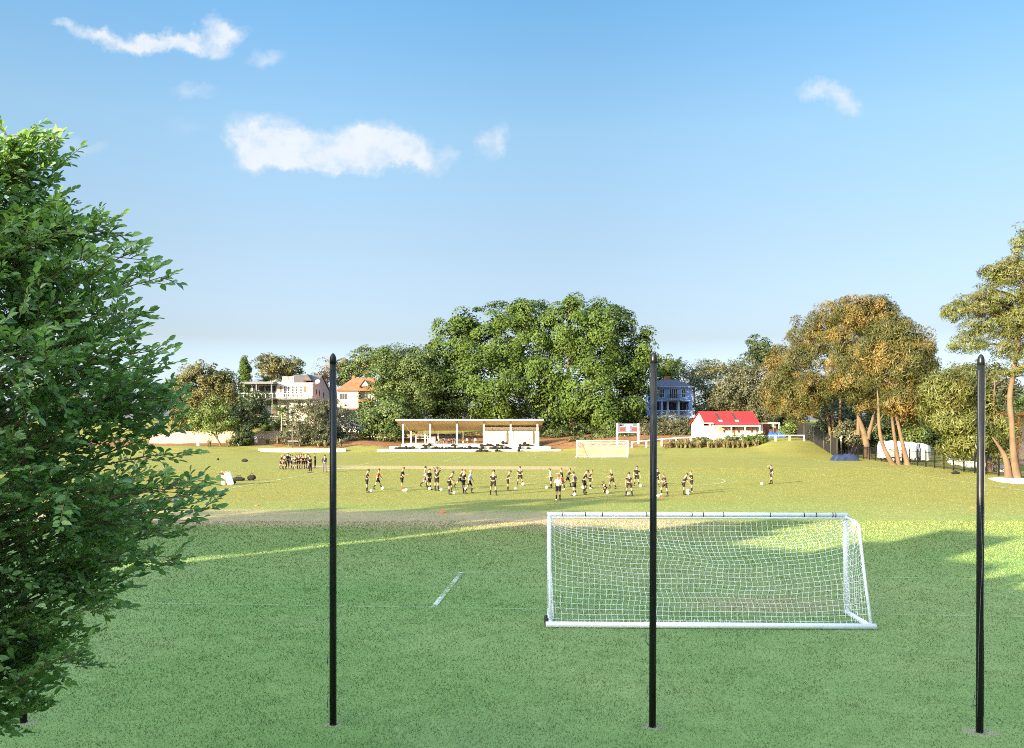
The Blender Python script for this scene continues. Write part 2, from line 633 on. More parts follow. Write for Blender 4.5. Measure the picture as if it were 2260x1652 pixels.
def strip(pts, w, m, closed=False):
    pts = [Vector(p) for p in pts]
    res = []
    if len(pts) == 2:
        k = max(2, int((pts[1] - pts[0]).length / 3))
        pts = [pts[0].lerp(pts[1], i / k) for i in range(k + 1)]
    V, Q = [], []
    for i, p in enumerate(pts):
        d = (pts[min(i + 1, len(pts) - 1)] - pts[max(i - 1, 0)]).normalized()
        s = Vector((-d.y, d.x, 0)) * w / 2
        for q in (p - s, p + s):
            V.append((q.x, q.y, gz(q.x, q.y) + .03))
    for i in range(len(pts) - 1):
        Q.append((2 * i, 2 * i + 1, 2 * i + 3, 2 * i + 2))
    return V, Q, m


def build_lines():
    near, farm = line_mat('field_line_faint', .20), line_mat('field_line', .62)
    strong = line_mat('field_line_fresh', .85)
    L = 108.5
    hw = 28.4
    segs = [
        strip([fp(-16, 0), fp(30, 0)], .11, near),
        strip([fp(-6.6, 0), fp(-6.6, 5.5)], .14, strong),
        strip([fp(-6.6, 5.5), fp(9, 5.5)], .10, near),
        strip([fp(9, 0), fp(9, 5.5)], .10, near),
        strip([fp(-20, 16.5), fp(20, 16.5)], .10, near),
        strip([fp(hw, 25), fp(hw, L)], .13, farm),
        strip([fp(-hw, 30), fp(-hw, L)], .13, farm),
        strip([fp(-hw, L / 2), fp(hw, L / 2)], .12, near),
        strip([fp(-hw, L), fp(hw, L)], .12, near),
        strip([fp(-20.2, L - 16.5), fp(-20.2, L)], .12, farm),
        strip([fp(20.2, L - 16.5), fp(20.2, L)], .12, farm),
        strip([fp(-20.2, L - 16.5), fp(20.2, L - 16.5)], .12, farm),
        strip([fp(-9.2, L - 5.5), fp(9.2, L - 5.5)], .12, near),
        strip([fp(-9.2, L - 5.5), fp(-9.2, L)], .12, farm),
        strip([fp(9.2, L - 5.5), fp(9.2, L)], .12, farm),
        strip([fp(9.15 * math.cos(t), L / 2 + 9.15 * math.sin(t)) for t in np.linspace(0, 2 * math.pi, 49)], .12, farm),
    ]
    V, Q, mi = [], [], []
    ms = [near, farm, strong]
    for i, (v, q, m) in enumerate(segs):
        v = [(a, b, c + .0025 * i) for a, b, c in v]
        Q += [tuple(k + len(V) for k in f) for f in q]
        mi += [ms.index(m)] * len(q)
        V += v
    tag(link('field_markings', np_mesh('field_markings', V, Q, ms, mi=mi)), kind='structure')


# ------------------------------------------------------------------ sky and light
SUN_EL, EXPO = 14.5, 2.1


def build_light():
    w = bpy.data.worlds.new('World')
    S.world = w
    w.use_nodes = True
    nt = w.node_tree
    bg = nt.nodes['Background']
    sk = _n(nt, 'ShaderNodeTexSky', sky_type='NISHITA')
    sk.sun_disc = False
    sk.sun_elevation = R(SUN_EL)
    sk.sun_rotation = R(225)
    sk.ozone_density = 3.0
    sk.dust_density = 2.0
    tc = _n(nt, 'ShaderNodeTexCoord')
    d = tc.outputs['Generated']
    sx = _n(nt, 'ShaderNodeSeparateXYZ')
    nt.links.new(d, sx.inputs[0])
    zz = sx.outputs[2]
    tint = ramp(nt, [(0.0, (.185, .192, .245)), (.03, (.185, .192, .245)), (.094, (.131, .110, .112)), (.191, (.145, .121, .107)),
                     (.305, (.150, .145, .125)), (.445, (.105, .147, .146)), (.70, (1.18, .90, .60)), (1.0, (1.22, .92, .61))], zz)  # sky overhead boosted as added fill light for the shaded field
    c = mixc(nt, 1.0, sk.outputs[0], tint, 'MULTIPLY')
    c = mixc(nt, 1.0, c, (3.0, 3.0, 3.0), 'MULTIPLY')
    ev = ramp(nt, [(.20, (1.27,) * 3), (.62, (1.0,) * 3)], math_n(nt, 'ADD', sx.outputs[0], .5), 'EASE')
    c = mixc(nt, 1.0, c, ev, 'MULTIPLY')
    # clouds, low over the trees: soft banks given by bearing and elevation
    y = math_n(nt, 'MAXIMUM', sx.outputs[1], .02)
    u = math_n(nt, 'DIVIDE', sx.outputs[0], y)
    v = math_n(nt, 'DIVIDE', zz, y)
    cv = _n(nt, 'ShaderNodeCombineXYZ')
    nt.links.new(u, cv.inputs[0])
    nt.links.new(v, cv.inputs[1])
    wn = _n(nt, 'ShaderNodeTexNoise')
    wn.inputs['Scale'].default_value = 26.0
    wn.inputs['Detail'].default_value = 6.0
    wn.inputs['Roughness'].default_value = .62
    nt.links.new(cv.outputs[0], wn.inputs['Vector'])
    BL = [(150, 62, 34, 12, .6), (205, 80, 48, 18, .9), (275, 98, 58, 22, 1.0), (350, 100, 52, 20, .95), (415, 92, 46, 20, 1.0), (468, 62, 34, 36, 1.0), (502, 72, 34, 30, .8), (484, 112, 32, 22, .7),
          (545, 310, 52, 62, .95), (590, 318, 70, 58, 1.1), (660, 335, 75, 40, 1.2), (735, 340, 75, 32, 1.15), (790, 318, 52, 44, 1.05), (850, 325, 60, 46, 1.1), (905, 345, 52, 42, 1.1), (760, 365, 190, 22, .7), (985, 345, 40, 22, .4),
          (588, 126, 36, 20, .55), (430, 202, 62, 22, .5), (1084, 318, 30, 42, .75), (1812, 202, 60, 22, .62), (1862, 222, 34, 26, .7), (168, 327, 50, 22, .35), (400, 275, 60, 25, .15)]
    wa = noise(nt, cv.outputs[0], 17.0, 5.0, .62)
    ofs = _n(nt, 'ShaderNodeVectorMath', operation='ADD')
    nt.links.new(cv.outputs[0], ofs.inputs[0])
    ofs.inputs[1].default_value = (7.3, 3.1, 1.7)
    wb = noise(nt, ofs.outputs[0], 22.0, 5.0, .62)
    u = math_n(nt, 'ADD', u, math_n(nt, 'MULTIPLY', math_n(nt, 'SUBTRACT', wa, .5), .085))
    v = math_n(nt, 'ADD', v, math_n(nt, 'MULTIPLY', math_n(nt, 'SUBTRACT', wb, .5), .055))
    tot = None
    for px, py, ru, rv, st in BL:
        du = math_n(nt, 'MULTIPLY', math_n(nt, 'SUBTRACT', u, (px - CX) / F), F / (ru * 1.38))
        dv = math_n(nt, 'MULTIPLY', math_n(nt, 'SUBTRACT', v, (HY - py) / F), F / (rv * 1.38))
        e = math_n(nt, 'ADD', math_n(nt, 'MULTIPLY', du, du), math_n(nt, 'MULTIPLY', dv, dv))
        e = math_n(nt, 'SUBTRACT', 1.0, e, True)
        e = math_n(nt, 'MULTIPLY', math_n(nt, 'MULTIPLY', e, e), st * 1.25)
        tot = e if tot is None else math_n(nt, 'ADD', tot, e)
    tot = math_n(nt, 'MINIMUM', tot, 1.15)
    wn2 = noise(nt, cv.outputs[0], 75.0, 5.0, .65)
    wob = math_n(nt, 'ADD', math_n(nt, 'MULTIPLY', wn.outputs['Fac'], 1.5), math_n(nt, 'MULTIPLY', wn2, .7))
    k = math_n(nt, 'MULTIPLY', tot, math_n(nt, 'SUBTRACT', wob, .25))
    k = ramp(nt, [(.05, (0,) * 3), (.35, (.20,) * 3), (.75, (.56,) * 3), (1.15, (.82,) * 3)], k)
    bk = mixc(nt, ramp(nt, [(.3, (0,) * 3), (.75, (1,) * 3)], wn.outputs['Fac']), (1.38, 1.45, 1.56), (1.54, 1.56, 1.58))
    c = mixc(nt, k, c, bk)
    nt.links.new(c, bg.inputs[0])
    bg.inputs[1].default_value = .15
    l = bpy.data.lights.new('sun', 'SUN')
    l.energy = 5.0
    l.angle = R(.5)
    l.color = (1.0, .82, .54)
    o = bpy.data.objects.new('sun', l)
    COL.objects.link(o)
    e = R(SUN_EL)
    o.rotation_euler = Vector((math.cos(e) * .7071, math.cos(e) * .7071, -math.sin(e))).to_track_quat('-Z', 'Y').to_euler()
    o.location = (-60, -60, 60)
    cd = bpy.data.cameras.new('camera')
    co = bpy.data.objects.new('camera', cd)
    COL.objects.link(co)
    co.location = (0, 0, HC)
    co.rotation_euler = (R(90), 0, 0)
    cd.sensor_width = 36
    cd.lens = 36 * F / 2260
    cd.shift_y = (HY - 826) / 2260
    cd.clip_end = 6000
    S.camera = co
    vs = S.view_settings
    vs.view_transform = 'Standard'
    vs.look = 'None'
    vs.exposure = EXPO
    vs.gamma = 1
    S.cycles.max_bounces = 6
    S.cycles.transparent_max_bounces = 12
    S.cycles.use_denoising = False
    S.cycles.filter_width = 1.0
    S.cycles.sample_clamp_indirect = 4.0
# ------------------------------------------------------------------ plants
def unit(a):
    return a / np.maximum(np.linalg.norm(a, axis=-1, keepdims=True), 1e-9)


def rdir(n):
    return unit(rng.normal(size=(n, 3)))


def leaves(P, N, size, aspect=.55, along=None, spread=.7):
    """one lozenge leaf per point: N is the side it mostly faces, along the way it points"""
    n = len(P)
    nn = unit(N + rdir(n) * spread)
    a = rdir(n) if along is None else unit(along + rdir(n) * .45)
    u = unit(a - nn * (a * nn).sum(-1, keepdims=True))
    v = np.cross(nn, u)
    s = (size * (.65 + .7 * rng.random(n)))[:, None] if np.isscalar(size) else size[:, None]
    u = u * s * .5
    v = v * s * .5 * aspect
    V = np.stack([P - u, P + v * 1.0 - u * .1, P + u, P - v - u * .1], 1).reshape(-1, 3)
    return V


def pick_blobs(blobs, n):
    A = np.array([b[3] * b[5] + b[3] * b[4] + b[4] * b[5] for b in blobs])
    i = rng.choice(len(blobs), n, p=A / A.sum())
    B = np.array([b[:6] for b in blobs], float)[i]
    d = rdir(n)
    r = .62 + .42 * np.sqrt(rng.random(n))
    inner = rng.random(n) < .22
    r = np.where(inner, .25 + .4 * rng.random(n), r)
    C = B[:, :3] + d * B[:, 3:6] * r[:, None]
    out = unit(d / B[:, 3:6])
    return C, out


def crown_mesh(name, blobs, ncl, per, rcl, leaf, m, aspect=.55, spiky=0.0, droop=0.0, off=(0, 0, 0), up=.25, flat_=.75, spread=.6, zmin=None, dome=.55):
    C, out = pick_blobs(blobs, ncl)
    rc = rcl * (.6 + .8 * rng.random(ncl))
    Cr = np.repeat(C, per, 0)
    Or = np.repeat(out, per, 0)
    d = unit(rdir(ncl * per) + dome * (Or * .75 + np.array([0, 0, .55])))
    rr = np.repeat(rc, per)[:, None]
    rad = np.cbrt(rng.random((ncl * per, 1))) * .65 + .35
    P = Cr + d * rr * rad * np.array([1, 1, flat_])
    if droop:
        P[:, 2] -= droop * rr[:, 0] * rng.random(len(P))
    N = unit(d * .9 + Or * .7 + np.array([0, 0, up]))
    along = None
    if spiky:
        along = unit(d * .6 + Or * .5 + np.array([0, 0, spiky]))
    if zmin is not None:
        P[:, 2] = np.maximum(P[:, 2], zmin + .1 * rng.random(len(P)))
    V = leaves(P, N, leaf, aspect, along, spread) - np.array(off)
    Q = np.arange(len(V)).reshape(-1, 4)
    return np_mesh(name, V, Q, m), C


def limb(mb, a, b, r0, r1, bend=.15, n=5, sides=6):
    a, b = Vector(a), Vector(b)
    L = (b - a).length
    k = Vector((random.uniform(-1, 1), random.uniform(-1, 1), random.uniform(-.2, 1))) * L * bend
    pts = []
    for i in range(n + 1):
        t = i / n
        pts.append(a.lerp(b, t) + k * (4 * t * (1 - t)) * .6)
    mb.tube(pts, [r0 + (r1 - r0) * (i / n) for i in range(n + 1)], sides, cap=False)


def tree(name, label, cat, base, trunks, blobs, lm, bm, ncl=300, per=40, rcl=1.0, leaf=.4, limbs=14, limb_r=.12, group=None, flare=1.25, **kw):
    """trunks: list of polylines [(x,y,z,r), ...] in world metres; blobs: crown volumes in world metres"""
    root = thing(name, base, label, cat, group)
    me, C = crown_mesh('crown', blobs, ncl, per, rcl, leaf, lm, off=tuple(base), **kw)
    mb = MB()
    tips = []
    for t in trunks:
        pts = [Vector(q[:3]) for q in t]
        rr = [q[3] for q in t]
        # smooth the polyline
        for _ in range(2):
            np_, nr = [pts[0]], [rr[0]]
            for i in range(len(pts) - 1):
                np_ += [pts[i].lerp(pts[i + 1], .25), pts[i].lerp(pts[i + 1], .75)]
                nr += [rr[i] * .75 + rr[i + 1] * .25, rr[i] * .25 + rr[i + 1] * .75]
            np_.append(pts[-1])
            nr.append(rr[-1])
            pts, rr = np_, nr
        rr[0] *= flare
        if len(rr) > 1:
            rr[1] *= 1 + (flare - 1) * .4
        mb.tube(pts, rr, 9, cap=False)
        tips.append((pts, rr))
    if limbs and tips:
        idx = rng.choice(len(C), min(limbs, len(C)), replace=False)
        for j in idx:
            c = Vector(C[j])
            best = None
            for pts_, rr_ in tips:
                for k_ in range(int(len(pts_) * .35), len(pts_)):
                    dv = c - pts_[k_]
                    sc_ = dv.length + max(0.0, pts_[k_].z - c.z + .15 * dv.length) * 1.5
                    if best is None or sc_ < best[0]:
                        best = (sc_, pts_, rr_, k_)
            _, pts, rr, k = best
            limb(mb, pts[k], c, min(rr[k] * .7, limb_r), .02, .18)
    mb.build('trunk', bm, root, off=tuple(base))
    link('crown', me, root)
    return root


def B(px, py, d, rx, rz, ry=None):
    """a crown volume seen round the middle (px, py): half-widths measured like the surveyor's picture"""
    c = at(px, py, d)
    k = d / F
    return (c.x, c.y, c.z, rx * k, (ry if ry is not None else rx * .9) * k, rz * k)


def T(d, pts):
    return [(*at(px, py, d + dd), r) for px, py, dd, r in pts]


LEAF = {}


def leaf_mats():
    LEAF['ficus'] = leaf_mat('leaf_glossy_green', [(.07, .15, .055), (.125, .25, .08), (.185, .33, .105), (.26, .41, .13)], big=[(.12, .23, .08), (.23, .37, .11), (.32, .46, .15)], big_scale=.9, trans=.42, rough=.3, spec=.55)
    LEAF['fig'] = leaf_mat('leaf_fig', [(.024, .048, .009), (.048, .086, .015), (.081, .128, .025)], big=[(.035, .066, .011), (.077, .116, .024)], trans=.16, spec=.15, rough=.6)
    LEAF['mid'] = leaf_mat('leaf_mid_green', [(.039, .066, .015), (.066, .101, .024), (.101, .140, .039)], big=[(.031, .062, .015), (.070, .101, .024)], trans=.22)
    LEAF['olive'] = leaf_mat('leaf_olive', [(.059, .062, .017), (.104, .101, .031), (.160, .139, .048)], big=[(.035, .052, .013), (.069, .080, .025)], big_scale=.2, trans=.2)
    LEAF['gold'] = leaf_mat('leaf_golden_brown', [(.106, .074, .017), (.166, .116, .029), (.230, .158, .048)], big=[(.042, .049, .011), (.075, .077, .020)], big_scale=.22, trans=.2, big_lo=.38, big_hi=.54)
    LEAF['pine'] = leaf_mat('leaf_pine', [(.059, .073, .016), (.091, .108, .025), (.132, .142, .038)], big=[(.069, .069, .021), (.118, .101, .031)], big_scale=.2, trans=.15, big_lo=.52, big_hi=.68)
    LEAF['rust'] = leaf_mat('leaf_rust', [(.131, .074, .031), (.201, .116, .046), (.256, .163, .070)], trans=.2)
    LEAF['grey'] = leaf_mat('leaf_grey_green', [(.041, .046, .024), (.076, .080, .043), (.125, .121, .069)], big=[(.031, .041, .017), (.059, .069, .031)], big_scale=.25, trans=.15)
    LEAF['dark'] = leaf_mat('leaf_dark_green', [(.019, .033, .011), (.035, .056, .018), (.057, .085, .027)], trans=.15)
    LEAF['lime'] = leaf_mat('leaf_light_green', [(.070, .109, .024), (.109, .155, .039), (.155, .209, .062)], big=[(.054, .085, .024), (.092, .124, .031)], trans=.25)
    LEAF['flax'] = leaf_mat('leaf_flax', [(.070, .081, .031), (.155, .140, .066), (.279, .225, .124), (.054, .070, .024)], trans=.1)


# the tree close to the balcony: shoots carrying single leaves
def near_tree():
    tx, ty = -5.0, 8.0
    prof = [(2.2, .6), (2.42, .88), (2.82, 1.12), (3.22, 1.32), (3.62, 1.85), (4.02, 2.16), (4.42, 2.08), (4.82, 1.92), (5.22, 1.74), (5.62, 1.26), (6.02, 1.16), (6.42, 1.0), (6.82, .82), (7.2, .6), (7.35, .2)]
    zs, rs = [p[0] for p in prof], [p[1] for p in prof]
    mb = MB()
    P, DIR, SZ = [], [], []
    root = thing('leafy_tree', (tx, ty, 0), 'tall leafy tree with glossy green leaves close to the camera, hiding a black pole', 'tree')
    mb.tube([(tx, ty, 0), (tx + .05, ty, 1.6), (tx - .02, ty + .05, 3.6), (tx + .08, ty, 5.4), (tx + .25, ty, 6.9)], [.14, .12, .09, .055, .015], 10, cap=False)
    sprays = [(388, 607), (365, 590), (340, 575), (285, 518), (262, 500), (240, 520), (140, 312), (132, 400), (142, 350), (110, 330), (60, 345), (292, 690), (250, 725), (328, 722), (300, 740), (395, 800), (380, 770), (360, 820), (402, 880), (405, 950), (400, 915), (425, 1000), (472, 1060), (480, 1092), (478, 1122), (455, 1075), (440, 1150), (420, 1170), (410, 1232), (390, 1245), (312, 1270), (300, 1295), (240, 1340), (215, 1400), (212, 1465), (190, 1440), (112, 1562), (100, 1548), (10, 1560), (310, 880), (330, 690), (270, 640), (350, 850), (430, 1090), (380, 1180), (360, 1050), (250, 1310), (265, 600), (320, 545), (215, 560), (235, 600), (180, 500)]

    def shoot(o, d, L):
        e = o + d * L + Vector((0, 0, -.10 * L))
        mb.tube([o, o.lerp(e, .5) + Vector((0, 0, .03 * L)), e], [.0048, .0036, .002], 3, cap=False)
        nl = max(3, int(L / .0235))
        sd = d.cross(Vector((0, 0, 1)))
        sd = sd.normalized() if sd.length > .05 else Vector((1, 0, 0))
        for q in range(nl):
            s = (q + .7) / nl
            p = o.lerp(e, s) + Vector((0, 0, .12 * L * s * (1 - s)))
            ld = (d * random.uniform(.4, 1.0) + sd * (1 if q % 2 else -1) * random.uniform(.4, .9) + Vector((0, 0, random.uniform(-.4, .5)))).normalized()
            if q == nl - 1:
                ld = d
            P.append(p)
            DIR.append(ld)
            SZ.append(random.uniform(.056, .104) * (.55 if random.random() < .12 else 1))

    def bough(a, tip, r0, sag):
        bp = [a.lerp(tip, t) + Vector((0, 0, sag * 4 * t * (1 - t))) for t in np.linspace(0, 1, 7)]
        mb.tube(bp, [r0 * (1 - .85 * t) for t in np.linspace(0, 1, 7)], 4, cap=False)
        return bp
    nlobe = 126
    for i in range(nlobe):
        zt = 2.3 + 4.65 * ((i * .7548777) % 1.0)
        az = i * 2.39996 + random.uniform(-.4, .4)
        rp = float(np.interp(zt, zs, rs))
        f = random.uniform(.62, .95) if i % 4 else random.uniform(.25, .6)
        rl = random.uniform(.28, .48) * min(1.0, .55 + rp * .3)
        r = max(.12, rp * f - rl * .55)
        c = Vector((tx + .12 + r * math.cos(az), ty + r * math.sin(az), zt))
        a = Vector((tx + .03, ty, max(.9, min(6.5, zt - r * random.uniform(.1, .9)))))
        bough(a, c, .022, r * .08)
        out = (c - Vector((tx + .1, ty, zt - .35 * r))).normalized()
        for k in range(27):
            o = c + Vector((random.gauss(0, 1), random.gauss(0, 1), random.gauss(0, .8))) * rl * .38
            d = (out * random.uniform(.1, 1.0) + Vector((random.gauss(0, 1), random.gauss(0, 1), random.gauss(.25, .8))) * .62).normalized()
            shoot(o, d, rl * random.uniform(.55, 1.25))
    for w_ in sprays:
        w = at(*w_, ty + random.uniform(-.8, .7))
        az = math.atan2(w.y - ty, w.x - tx - .12)
        r = math.hypot(w.x - tx - .12, w.y - ty) - .06
        tip = Vector((tx + .12 + r * math.cos(az), ty + r * math.sin(az), w.z))
        a = Vector((tx + .03, ty, max(.9, min(6.6, w.z - r * random.uniform(.05, .75)))))
        bough(a, tip, .016, r * .09)
        bd = (tip - a).normalized()
        side = bd.cross(Vector((0, 0, 1))).normalized()
        for k in range(15):
            t = .38 + .60 * (k + random.random()) / 15
            o = a.lerp(tip, t) + Vector((0, 0, r * .09 * 4 * t * (1 - t)))
            d = (bd * random.uniform(.4, 1.0) + side * (1 if k % 2 else -1) * random.uniform(.2, 1.0) + Vector((0, 0, random.uniform(-.5, .8)))).normalized()
            shoot(o, d, random.uniform(.18, .42) * (1.15 - .65 * t))
        shoot(tip - bd * .12, bd, .2)
    P = np.array(P)
    DIR = np.array(DIR)
    n = len(P)
    nn = unit(np.array([0, -.45, .85]) + rdir(n) * .75)
    u = DIR
    v = unit(np.cross(nn, u))
    w = np.cross(u, v)
    L = np.array(SZ)[:, None]
    W = L * .25
    fold = -W * .35
    st = P + u * .008
    V = np.stack([st, st + u * L * .32 + v * W - w * fold, st + u * L * .70 + v * W * .82 - w * fold, st + u * L - w * L * .06,
                  st + u * L * .70 - v * W * .82 - w * fold, st + u * L * .32 - v * W - w * fold], 1).reshape(-1, 3) - np.array([tx, ty, 0])
    k = np.arange(n)[:, None] * 6
    Q = np.concatenate([k + np.array([[0, 3, 2, 1]]), k + np.array([[0, 5, 4, 3]])], 0)
    mb.build('trunk', M['bark'], root, off=(tx, ty, 0))
    link('crown', np_mesh('crown', V, Q, LEAF['ficus']), root)
    print('near tree leaves', n)


def palm(name, label, base, h, nf, fl, m, group=None, skirt=0, lean=(0, 0), r=.16, upright=.5):
    root = thing(name, base, label, 'palm', group)
    mb = MB()
    bx, by, bz = base
    top = Vector((bx + lean[0], by + lean[1], bz + h))
    mb.tube([(bx, by, bz - .1), (bx + lean[0] * .3, by + lean[1] * .3, bz + h * .5), top], [r * 1.3, r, r * .8], 8, cap=False)
    mb.build('trunk', M['greybark'], root, off=base)
    Vs = []

    def frond(az, el, L, dr):
        d = Vector((math.cos(az) * math.cos(el), math.sin(az) * math.cos(el), math.sin(el)))
        pts = [top + d * (L * t) + Vector((0, 0, -dr * L * t * t)) for t in np.linspace(0, 1, 11)]
        mb2.tube([pts[i] for i in (0, 3, 6, 10)], [.03, .022, .015, .006], 3, cap=False)
        side = Vector((-math.sin(az), math.cos(az), 0))
        for i in range(1, 11):
            p = pts[i]
            dd = (pts[i] - pts[i - 1]).normalized()
            ll = L * .24 * math.sin(math.pi * min(.97, .12 + i / 11))
            for sg in (-1, 1):
                for hf in (0, .5):
                    q = p - (pts[i] - pts[i - 1]) * hf
                    e = q + (side * sg * .8 + dd * .55 + Vector((0, 0, random.uniform(-.45, .05)))).normalized() * ll
                    w = dd * .05 * L / 2.5
                    Vs.extend([q - w, q + w, e + w * .3, e - w * .3])
    mb2 = MB()
    for i in range(nf):
        frond(i * 2.4 + random.random(), random.uniform(upright - .7, upright + .75), fl * random.uniform(.8, 1.1), random.uniform(.25, .6))
    mb2.build('frond_stems', M['bark'], root, off=base)
    V = np.array([tuple(v) for v in Vs]) - np.array(base)
    link('fronds', np_mesh('fronds', V, np.arange(len(V)).reshape(-1, 4), m), root)
    if skirt:
        Vs = []
        for i in range(skirt):
            az = random.random() * 6.28
            o = top + Vector((math.cos(az) * .2, math.sin(az) * .2, -.1))
            e = o + Vector((math.cos(az) * random.uniform(.5, 1.1), math.sin(az) * random.uniform(.5, 1.1), -random.uniform(1.6, 3.2)))
            s = Vector((-math.sin(az), math.cos(az), 0)) * .09
            mdl = o.lerp(e, .4) + Vector((math.cos(az), math.sin(az), .3)) * .45
            Vs.extend([o - s, o + s, mdl + s * 1.4, mdl - s * 1.4, mdl - s * 1.4, mdl + s * 1.4, e + s * .4, e - s * .4])
        V = np.array([tuple(v) for v in Vs]) - np.array(base)
        link('dead_fronds', np_mesh('dead_fronds', V, np.arange(len(V)).reshape(-1, 4), LEAF['rust']), root)
    return root


def shrub(name, label, cat, blobs, m, ncl, per, rcl, leaf, group=None, twigs=10, bark=None, **kw):
    b0 = blobs[0]
    base = (b0[0], b0[1], gz(b0[0], b0[1]))
    root = thing(name, base, label, cat, group)
    me, C = crown_mesh('crown', blobs, ncl, per, rcl, leaf, m, off=base, zmin=base[2] - .1, **kw)
    mb = MB()
    for j in rng.choice(len(C), min(twigs, len(C)), replace=False):
        c = Vector(C[j])
        limb(mb, (base[0] + random.uniform(-.4, .4) + (c.x - base[0]) * .45, base[1] + random.uniform(-.3, .3) + (c.y - base[1]) * .45, base[2] - .1), c, .07, .015, .15)
    mb.build('stem', bark or M['greybark'], root, off=base)
    link('crown', me, root)
    return root


def flax_mesh(nb=46, h=1.0):
    Vs = []
    for i in range(nb):
        az = random.random() * 6.283
        L = h * random.uniform(.6, 1.15)
        sp = random.uniform(.15, .75)
        o = Vector((random.uniform(-.12, .12), random.uniform(-.12, .12), 0))
        d = Vector((math.cos(az), math.sin(az), 0))
        s = Vector((-d.y, d.x, 0)) * random.uniform(.022, .042)
        pts = [o, o + d * (L * sp * .35) + Vector((0, 0, L * .55)), o + d * (L * sp * .8) + Vector((0, 0, L * .92)), o + d * (L * sp * 1.35) + Vector((0, 0, L * (.95 - sp * .35)))]
        ws = [1, 1.1, .8, .1]
        for k in range(3):
            Vs.extend([pts[k] - s * ws[k], pts[k] + s * ws[k], pts[k + 1] + s * ws[k + 1], pts[k + 1] - s * ws[k + 1]])
    V = np.array([tuple(v) for v in Vs])
    return np_mesh('flax_leaves', V, np.arange(len(V)).reshape(-1, 4), LEAF['flax'])


